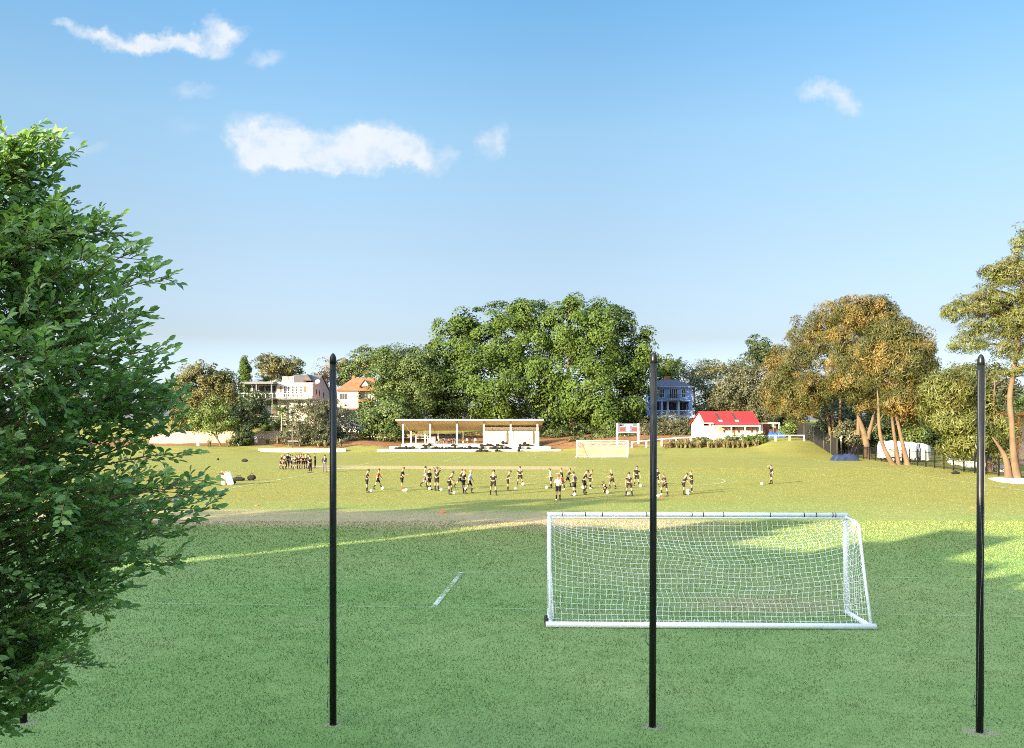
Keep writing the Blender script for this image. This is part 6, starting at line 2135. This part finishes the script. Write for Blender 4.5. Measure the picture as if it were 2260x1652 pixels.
def person(loc, rz, H, label, shirt='black', shorts='black', sock='black', hair=0, skin=0, group=None, lean=4, head=10, thL=0, thR=0, knL=0, knR=0, shL=(0, 8), shR=(0, 8), elL=12, elR=12, inL=0, inR=0, spread=5, trousers=False, sleeves=False, twist=0, crouch=0, cap=None):
    """local axes: +x is where the person faces, +y their left; angles in degrees, forward positive"""
    root = thing('person', loc, label, 'person', group, rz)
    hip = .53 * H
    pv = Vector((0, 0, hip))
    lr = R(lean)
    up = Vector((math.sin(lr), 0, math.cos(lr)))
    side = Vector((0, 1, 0))
    tw = R(twist)
    fwd = Vector((math.cos(lr), 0, -math.sin(lr)))
    sdir = (side * math.cos(tw) + fwd * math.sin(tw)).normalized()
    waist = pv + up * .09 * H
    chest = pv + up * .215 * H
    neck = pv + up * .295 * H
    hd = R(lean * .6 + head)
    hup = Vector((math.sin(hd), 0, math.cos(hd)))
    hf = Vector((math.cos(hd), 0, -math.sin(hd)))
    hb = neck + hup * .055 * H
    hc = neck + hup * .105 * H
    ht = neck + hup * .165 * H
    legs = {}
    for s, th, kn in ((1, thL, knL), (-1, thR, knR)):
        a, k, sp = R(th), R(th - kn), R(spread)
        h0 = pv + side * s * .052 * H - Vector((0, 0, .02 * H))
        d1 = Vector((math.sin(a) * math.cos(sp), s * math.sin(sp), -math.cos(a) * math.cos(sp)))
        d2 = Vector((math.sin(k) * math.cos(sp), s * math.sin(sp) * .6, -math.cos(k) * math.cos(sp)))
        knee = h0 + d1 * .245 * H
        ank = knee + d2 * .235 * H
        fk = R(th - kn) * .55
        toe = ank + Vector((math.cos(fk), s * .12, math.sin(fk) - .28)).normalized() * .115 * H
        legs[s] = (h0, knee, ank, toe)
    low = min(min(legs[s][2].z - .042 * H, legs[s][3].z - .016 * H) for s in (1, -1))
    if crouch:
        low = min(low, legs[1][1].z - .03 * H, legs[-1][1].z - .03 * H)
    dz = Vector((0, 0, -low))
    mv = lambda v: v + dz
    pv, waist, chest, neck, hb, hc, ht = map(mv, (pv, waist, chest, neck, hb, hc, ht))
    legs = {s: tuple(map(mv, legs[s])) for s in legs}
    arms = {}
    for s, sh, el, inn in ((1, shL, elL, inL), (-1, shR, elR, inR)):
        p, ab = R(sh[0]), R(sh[1])
        s0 = chest + up * .045 * H + sdir * s * .098 * H
        d1 = Vector((math.sin(p) * math.cos(ab), s * math.sin(ab), -math.cos(p) * math.cos(ab)))
        e0 = s0 + d1 * .165 * H
        q = R(sh[0] + el)
        d2 = Vector((math.sin(q), 0, -math.cos(q)))
        d2 = (d2 * math.cos(R(inn)) - side * s * math.sin(R(inn)) + side * s * math.sin(ab) * .5).normalized()
        w0 = e0 + d2 * .145 * H
        h0 = w0 + d2 * .045 * H
        arms[s] = (s0, e0, w0, h0, d2)
    # body: one skin
    V = [pv, waist, chest, neck, hb, hc + hf * .006 * H, ht]
    E_ = [(0, 1), (1, 2), (2, 3), (3, 4), (4, 5), (5, 6)]
    Rr = [.058 * H, .054 * H, .062 * H, .028 * H, .036 * H, .050 * H, .030 * H]
    for s in (1, -1):
        h0, knee, ank, toe = legs[s]
        b = len(V)
        V += [h0, h0.lerp(knee, .45), knee, knee.lerp(ank, .35), ank, toe]
        Rr += [.050 * H, .044 * H, .031 * H, .033 * H, .021 * H, .017 * H]
        E_ += [(0, b), (b, b + 1), (b + 1, b + 2), (b + 2, b + 3), (b + 3, b + 4), (b + 4, b + 5)]
        s0, e0, w0, p0, d2 = arms[s]
        b = len(V)
        V += [s0, s0.lerp(e0, .5), e0, w0, p0]
        Rr += [.034 * H, .027 * H, .022 * H, .015 * H, .019 * H]
        E_ += [(2, b), (b, b + 1), (b + 1, b + 2), (b + 2, b + 3), (b + 3, b + 4)]
    body = skin_obj('body', V, E_, Rr, SKINM[skin], root)
    ex = MB()
    # nose, ears, brow and chin; fingers and thumb
    ex.tube([hc + hf * .044 * H + hup * .012 * H, hc + hf * .064 * H - hup * .012 * H], [.005 * H, .010 * H], 6)
    for s in (1, -1):
        c = hc + side * s * .048 * H - hf * .002 * H
        ex.sphere(tuple(c), .014 * H, 6, 5, (.6, .45, 1.0))
        s0, e0, w0, p0, d2 = arms[s]
        sd = d2.cross(Vector((1, 0, 0)) if abs(d2.x) < .8 else Vector((0, 0, 1))).normalized()
        pn = d2.cross(sd)
        for i, L in enumerate((.040, .046, .043, .034)):
            o = p0 + sd * (.0095 * H * (i - 1.5)) + d2 * .008 * H
            m1 = o + d2 * L * H * .55 + pn * .004 * H
            ex.tube([o, m1, m1 + (d2 + pn * .5).normalized() * L * H * .45], [.0055 * H, .005 * H, .0038 * H], 5)
        o = p0 - sd * .016 * H - d2 * .012 * H
        ex.tube([o, o + (d2 * .6 - sd * .7).normalized() * .022 * H, o + (d2 * .9 - sd * .5).normalized() * .036 * H], [.0065 * H, .006 * H, .0045 * H], 5)
    EXTRA.append((body, ex))
    body.data.materials.append(HAIRM[0])
    # face features
    fm = MB()
    for s in (1, -1):
        fm.sphere(tuple(hc + hf * .048 * H + side * s * .018 * H + hup * .012 * H), .006 * H, 6, 4)
    fm.tube([hc + hf * .050 * H - hup * .030 * H - side * .014 * H, hc + hf * .054 * H - hup * .030 * H, hc + hf * .050 * H - hup * .030 * H + side * .014 * H], .0035 * H, 4)
    FACE.append((body, fm))
    # hair or cap
    hm = MB()
    n, m = 12, 6
    vs, fs = [], []
    for i in range(m + 1):
        a = math.pi * .62 * i / m
        for k in range(n):
            t = 2 * math.pi * k / n
            cut = 1.0 - .42 * max(0, math.cos(t)) * (i / m)
            aa = a * cut
            rr = .061 * H * (1 + .05 * math.sin(5 * t + i))
            vs.append(hc + hup * (.016 * H + rr * 1.12 * math.cos(aa)) + (hf * math.cos(t) + side * math.sin(t)) * rr * math.sin(aa) - hf * .006 * H)
    for i in range(m):
        for k in range(n):
            fs.append((i * n + k, (i + 1) * n + k, (i + 1) * n + (k + 1) % n, i * n + (k + 1) % n))
    hm.add(vs, fs, True)
    if cap:
        hm.add([hc + hf * .05 * H + hup * .03 * H - side * .04 * H, hc + hf * .05 * H + hup * .03 * H + side * .04 * H, hc + hf * .115 * H + hup * .018 * H + side * .03 * H, hc + hf * .115 * H + hup * .018 * H - side * .03 * H], [(0, 1, 2, 3)])
        hm.build('cap', CLOTH[cap], root)
    else:
        hm.build('hair', HAIRM[hair], root)
    # shirt
    V = [pv + up * .005 * H, waist, chest, chest + up * .05 * H]
    Rr = [.068 * H, .062 * H, .070 * H, .046 * H]
    E_ = [(0, 1), (1, 2), (2, 3)]
    for s in (1, -1):
        s0, e0, w0, p0, d2 = arms[s]
        b = len(V)
        V += [s0 - up * .004 * H, s0.lerp(e0, .55)]
        Rr += [.038 * H, .034 * H]
        E_ += [(2, b), (b, b + 1)]
        if sleeves:
            V += [e0, e0.lerp(w0, .92)]
            Rr += [.030 * H, .022 * H]
            E_ += [(b + 1, b + 2), (b + 2, b + 3)]
        else:
            V += [s0.lerp(e0, .74)]
            Rr += [.033 * H]
            E_ += [(b + 1, b + 2)]
    skin_obj('jacket' if sleeves else 'shirt', V, E_, Rr, CLOTH[shirt], root)
    V = [pv + up * .02 * H]
    Rr = [.066 * H]
    E_ = []
    for s in (1, -1):
        h0, knee, ank, toe = legs[s]
        b = len(V)
        V += [h0, h0.lerp(knee, .5)]
        Rr += [.055 * H, .051 * H]
        E_ += [(0, b), (b, b + 1)]
        if trousers:
            V += [knee, knee.lerp(ank, .9)]
            Rr += [.043 * H, .034 * H]
            E_ += [(b + 1, b + 2), (b + 2, b + 3)]
        else:
            V += [h0.lerp(knee, .80)]
            Rr += [.050 * H]
            E_ += [(b + 1, b + 2)]
    skin_obj('trousers' if trousers else 'shorts', V, E_, Rr, CLOTH[shorts], root)
    for s in (1, -1):
        h0, knee, ank, toe = legs[s]
        if not trousers:
            MB().tube([knee.lerp(ank, .22), knee.lerp(ank, .42), knee.lerp(ank, .96)], [.030 * H, .033 * H, .022 * H], 8).build('sock', CLOTH[sock], root)
        d = (toe - ank)
        d.z *= .5
        he = ank - Vector((d.x, d.y, 0)) * .22 - Vector((0, 0, .020 * H))
        MB().tube([he, ank - Vector((0, 0, .016 * H)), toe - Vector((0, 0, .002 * H)), toe + d * .16], [.016 * H, .030 * H, .024 * H, .012 * H], 8).build('shoe', M['rubber'] if (s + hair) % 3 else CLOTH['white'], root)
    return root


def build_people():
    people_mats()
    g1 = 'boys training with footballs'

    def boy(fx, fy, h, face, label, **k):
        p = flat(fx, fy)
        Hm = h / (F / p.y)
        person(p, R(face), Hm, label, group=g1, **k)
    fold = dict(shL=(22, 10), shR=(22, 10), elL=75, elR=75, inL=35, inR=35)
    hips = dict(shL=(-28, 22), shR=(-28, 22), elL=85, elR=85, inL=10, inR=10)
    boy(809.8, 1087.4, 51, 5, 'boy in black standing side on, nearest to the first full height pole, arms folded', head=25, lean=3, **fold)
    boy(834, 1080.5, 46, 5, 'boy in a bright red shirt striding after a ball', shirt='red', thL=24, thR=-20, knR=14, knL=6, shL=(30, 6), shR=(-22, 6), lean=6)
    boy(886.8, 1084.3, 53, -10, 'lone boy in black with red socks between the red shirt and the capped man', hair=1, sock='sockred', head=28, thR=8, **fold)
    boy(937.3, 1075.5, 46, 15, 'man in grey shirt and dark cap walking behind a boy in black', shirt='grey', shorts='grey', cap='black', thL=16, thR=-14, knR=38, knL=4, hair=0)
    boy(946.8, 1081.6, 46, -50, 'boy in black standing just before the capped man, ball between his feet', head=12, thL=3, thR=-3)
    boy(963.8, 1083.7, 52, 60, 'boy in black with both hands raised to his head', shirt='plum', shL=(150, 25), shR=(150, 25), elL=100, elR=100, inL=25, inR=25, head=6)
    boy(990.9, 1092, 52, 25, 'boy in black bending forward with one foot up beside a ball, hand on hip', lean=24, head=18, thL=48, knL=62, thR=-4, shR=(-38, 25), elR=70, shL=(20, 10), elL=50, hair=0)
    boy(1014.7, 1078, 44, 10, 'boy in black lunging with one leg far behind, behind the red haired boy', lean=20, thL=34, knL=30, thR=-34, knR=16, shL=(30, 8), elL=50, shR=(10, 8), hair=0)
    boy(1023, 1089.6, 52, 35, 'red haired boy in black standing with arms hanging beside the pale bib', hair=2, shirt='black', lean=5, thL=10, thR=-8, head=8)
    boy(1036, 1090, 52, 0, 'boy in a pale blue bib striding past the red haired boy', shirt='bluewhite', lean=8, thL=30, knL=40, thR=-18, knR=10, shL=(20, 20), shR=(-30, 10), elR=40, hair=3)
    boy(1088.5, 1093.8, 56, 75, 'boy in black seen from behind standing with legs wide apart', spread=13, shL=(15, 6), elL=55, inL=35, shR=(10, 6), elR=50, inR=35, head=18, thL=8, thR=-6)
    boy(1121, 1084.3, 46, 5, 'thin boy in black looking down, side on, left of a ball', head=38, lean=8, shL=(-12, 5), shR=(4, 5), elL=20)
    boy(1147.5, 1072, 42, 80, 'boy in a purple grey shirt with his back turned, farthest up the field', shirt='plum', spread=12, thR=14, knR=12, shL=(0, 14), shR=(0, 10))
    boy(1216.5, 1077.9, 43, 185, 'boy in a white bib facing a ball, left of the pointing boy', shirt='white', lean=8, head=16, thL=4, thR=-6, shL=(18, 8), elL=40)
    boy(1240.4, 1082, 48, 170, 'boy in black with red shorts, one arm stretched out pointing', shorts='red', shR=(72, 30), elR=4, shL=(0, 8), lean=4, thL=8, thR=-14, hair=1)
    boy(1231.9, 1105, 56, 88, 'boy in a white backed bib standing nearest the camera, seen from behind', shirt='white', hair=2, spread=3, shL=(6, 12), shR=(6, 12), elL=40, elR=40, inL=20, inR=20, sock='plum')
    boy(1253.4, 1075, 43, 8, 'boy in black running with a long stride behind the grey bib', lean=14, thL=28, knL=18, thR=-34, knR=26, shL=(-25, 8), shR=(35, 8), elL=50, elR=60, hair=1)
    boy(1267.8, 1094.3, 52, 150, 'boy in a grey and white bib with hands on hips, ball between his feet', shirt='grey', head=14, spread=8, **hips)
    boy(1288.5, 1091.7, 55, 10, 'tall boy in black bowing forward over his raised knee', lean=16, head=30, thR=-3, thL=36, knL=58, shL=(38, 6), elL=10, shR=(-20, 14), elR=40)
    boy(1302.3, 1079, 42, 20, 'boy in black half hidden behind the bowing tall boy', lean=10, head=26, thL=10, thR=-6, hair=1)
    boy(1336.3, 1089.5, 40, -120, 'boy in black crouching down on one knee at a ball', lean=46, head=14, thL=98, knL=118, thR=30, knR=125, shL=(70, 6), shR=(70, 6), elL=10, elR=10, crouch=1, hair=0)
    boy(1351.2, 1080, 43, 200, 'fair haired boy in black stepping forward with bent elbows', hair=3, lean=8, thR=34, knR=50, thL=-18, knL=8, shL=(10, 18), elL=70, inL=30, shR=(28, 8), elR=50)
    boy(1388.4, 1094.9, 52, 92, 'boy in black seen from behind with a ball between his white boots', spread=12, shirt='plum', shorts='plum', head=14, shL=(0, 10), shR=(0, 10))
    boy(1405.4, 1073.6, 44, -82, 'boy in black facing the camera near the middle pole', thL=10, thR=-10, knR=16, shL=(-8, 20), shR=(8, 22), elL=18, elR=18, lean=2)
    boy(1450.5, 1074.5, 40, -90, 'boy in black mostly hidden behind the middle pole', thL=4)
    boy(1468.3, 1096, 51, 200, 'boy in dark plum with one foot raised on a ball right of the middle pole', shirt='plum', shorts='plum', thR=42, knR=54, lean=10, head=26, thL=-10, shL=(16, 10), elL=70, inL=30, shR=(20, 10), elR=50, inR=30, hair=1)
    boy(1508.5, 1093, 49, 15, 'boy in black leaning forward with both hands before him, beside two balls', lean=20, head=26, thL=16, knL=22, thR=-3, shL=(28, 6), shR=(14, 6), elL=35, elR=30)
    boy(1526.3, 1087, 47, 190, 'boy in black with arms folded facing the leaning boy', lean=2, head=12, thL=6, thR=-8, hair=1, **fold)
    boy(1702.6, 1069, 42, 200, 'boy in black standing alone on the right, shading his eyes with one hand', shR=(138, 34), elR=100, inR=30, shL=(2, 10), thL=16, thR=-14, lean=3)
    # balls
    bm = MB()
    bm.sphere((0, 0, 0), .11, 18, 12)
    bmesh_ = bm.mesh('football', mat('football_white', (.80, .80, .78), .4, .08, 9, stain=(.25, .25, .25), stain_amt=.35))
    labs = ['white ball at the feet of the folded arm boy by the pole', 'white ball just ahead of the red shirted boy', 'white ball before the boy with red socks', 'white ball between the feet of the boy before the capped man', 'white ball beside the boy with hands on his head', 'white ball in front of the boy bending with foot raised', 'white ball behind the legs of the red haired boy',
            'white ball by itself right of the thin boy looking down', 'white ball at the feet of the purple shirted boy', 'white ball left of the white bib', 'white ball between the feet of the grey bib boy', 'white ball behind the bowing tall boy', 'white ball under the crouching boy', 'white ball between white boots, left of the middle pole', 'white ball by the boy facing the camera',
            'white ball touching the right edge of the middle pole', 'white ball behind the other of the pair near the leaning boy', 'white ball in front of the pair near the leaning boy', 'white ball near the boy standing alone on the right']
    pos = [(819, 1084), (844.5, 1078.4), (896.7, 1082), (948.5, 1078.8), (973.9, 1081.4), (1002, 1088.5), (1028.5, 1079), (1138, 1080), (1154.5, 1068.9), (1207, 1076.3), (1268.3, 1091.7), (1285.9, 1075.8), (1341, 1087.2), (1387, 1091.2), (1413.5, 1072.8), (1453.2, 1094.9), (1518.2, 1083.5), (1518.4, 1089.4), (1681.5, 1068.1)]
    for l, (px, py) in zip(labs, pos):
        p = flat(px, py + 3.1)
        o = link('football', bmesh_, None, (p.x, p.y, .108))
        o.rotation_euler = (random.random() * 6, random.random() * 6, 0)
        tag(o, l, 'football', 'footballs on the field')
    # the huddle at the left
    g2 = 'boys huddled at the far left'

    def far(fx, fy, h, face, label, **k):
        p = flat(fx, fy)
        person(p, R(face), h / (F / p.y), label, group=g2, **k)
    H2 = [(619.8, 1035.2, 31, -5, 'boy at the left end of the huddle, fair haired and stooping', dict(hair=3, lean=14, thL=10, thR=-6)),
          (627.5, 1036.8, 32, 80, 'boy in a plum shirt second in the huddle, seen from behind', dict(shirt='plum', shorts='plum')),
          (634.8, 1034.6, 34, -60, 'tall boy in navy standing behind the left end of the huddle', dict(shirt='navy', shorts='navy', trousers=True)),
          (644.0, 1036.0, 31, 20, 'boy with a white and pale blue side to his bib in the huddle', dict(shirt='bluewhite', hair=0)),
          (640.0, 1033.6, 30, -80, 'boy facing out behind the pale bib in the huddle', dict(skin=1)),
          (650.5, 1036.6, 30, 85, 'stocky boy in black before the pale bib boy, back turned', dict(spread=8, hair=1)),
          (655.0, 1034.0, 30, -90, 'boy behind the stocky boy, facing out', dict(skin=0)),
          (659.0, 1035.6, 32, 80, 'tall boy in black at the middle of the huddle, back turned', dict()),
          (664.5, 1033.2, 31, -100, 'boy with clasped pale hands at the back of the huddle', dict(**fold)),
          (669.0, 1035.8, 32, 95, 'boy in dark plum right of the huddle middle', dict(shirt='plum')),
          (674.5, 1034.8, 30, 100, 'fair haired short boy toward the right of the huddle', dict(hair=3)),
          (679.0, 1033.4, 31, -120, 'boy facing the camera at the right back of the huddle', dict(skin=1)),
          (682.0, 1035.0, 32, 170, 'boy in grey at the right end of the huddle', dict(shirt='grey')),
          (684.8, 1043.8, 37, 150, 'boy in black standing nearer the camera than the huddle, bag on his back', dict(shirt='black', trousers=True)),
          (695.6, 1032.8, 31, 175, 'thin boy in black standing alone right of the huddle', dict(trousers=True)),
          (716.3, 1042.8, 38, 84, 'man in navy jacket and grey trousers with hands clasped behind, beside the pole', dict(shirt='jacket', shorts='grey', trousers=True, sleeves=True, shL=(-24, 12), shR=(-24, 12), elL=30, elR=30, inL=40, inR=40, spread=4))]
    for fx, fy, h, face, lab, k in H2:
        far(fx, fy, h, face, lab, **k)
    # two children in blue under the trees at the edge
    for lab, px, py, h, f in [('child in a blue shirt walking behind the black fence by the pine', 2252, 1003, 26, 170), ('child in blue standing in the shade just right of the pine trunk', 2244.5, 998, 22, -80)]:
        p = ground_at(px, py, 100)
        person(p, R(f), min(1.75, h / (F / p.y)), lab, shirt='blue', shorts='blue', trousers=False, thL=16, thR=-14)
    bake_skins()
# ------------------------------------------------------------------ build everything
leaf_mats()
build_people()
build_light()
build_ground()
build_grass()
build_lines()
build_houses()
build_hut()
build_grandstand()
build_walls()
build_goals()
build_poles()
near_tree()
build_trees()
build_behind()
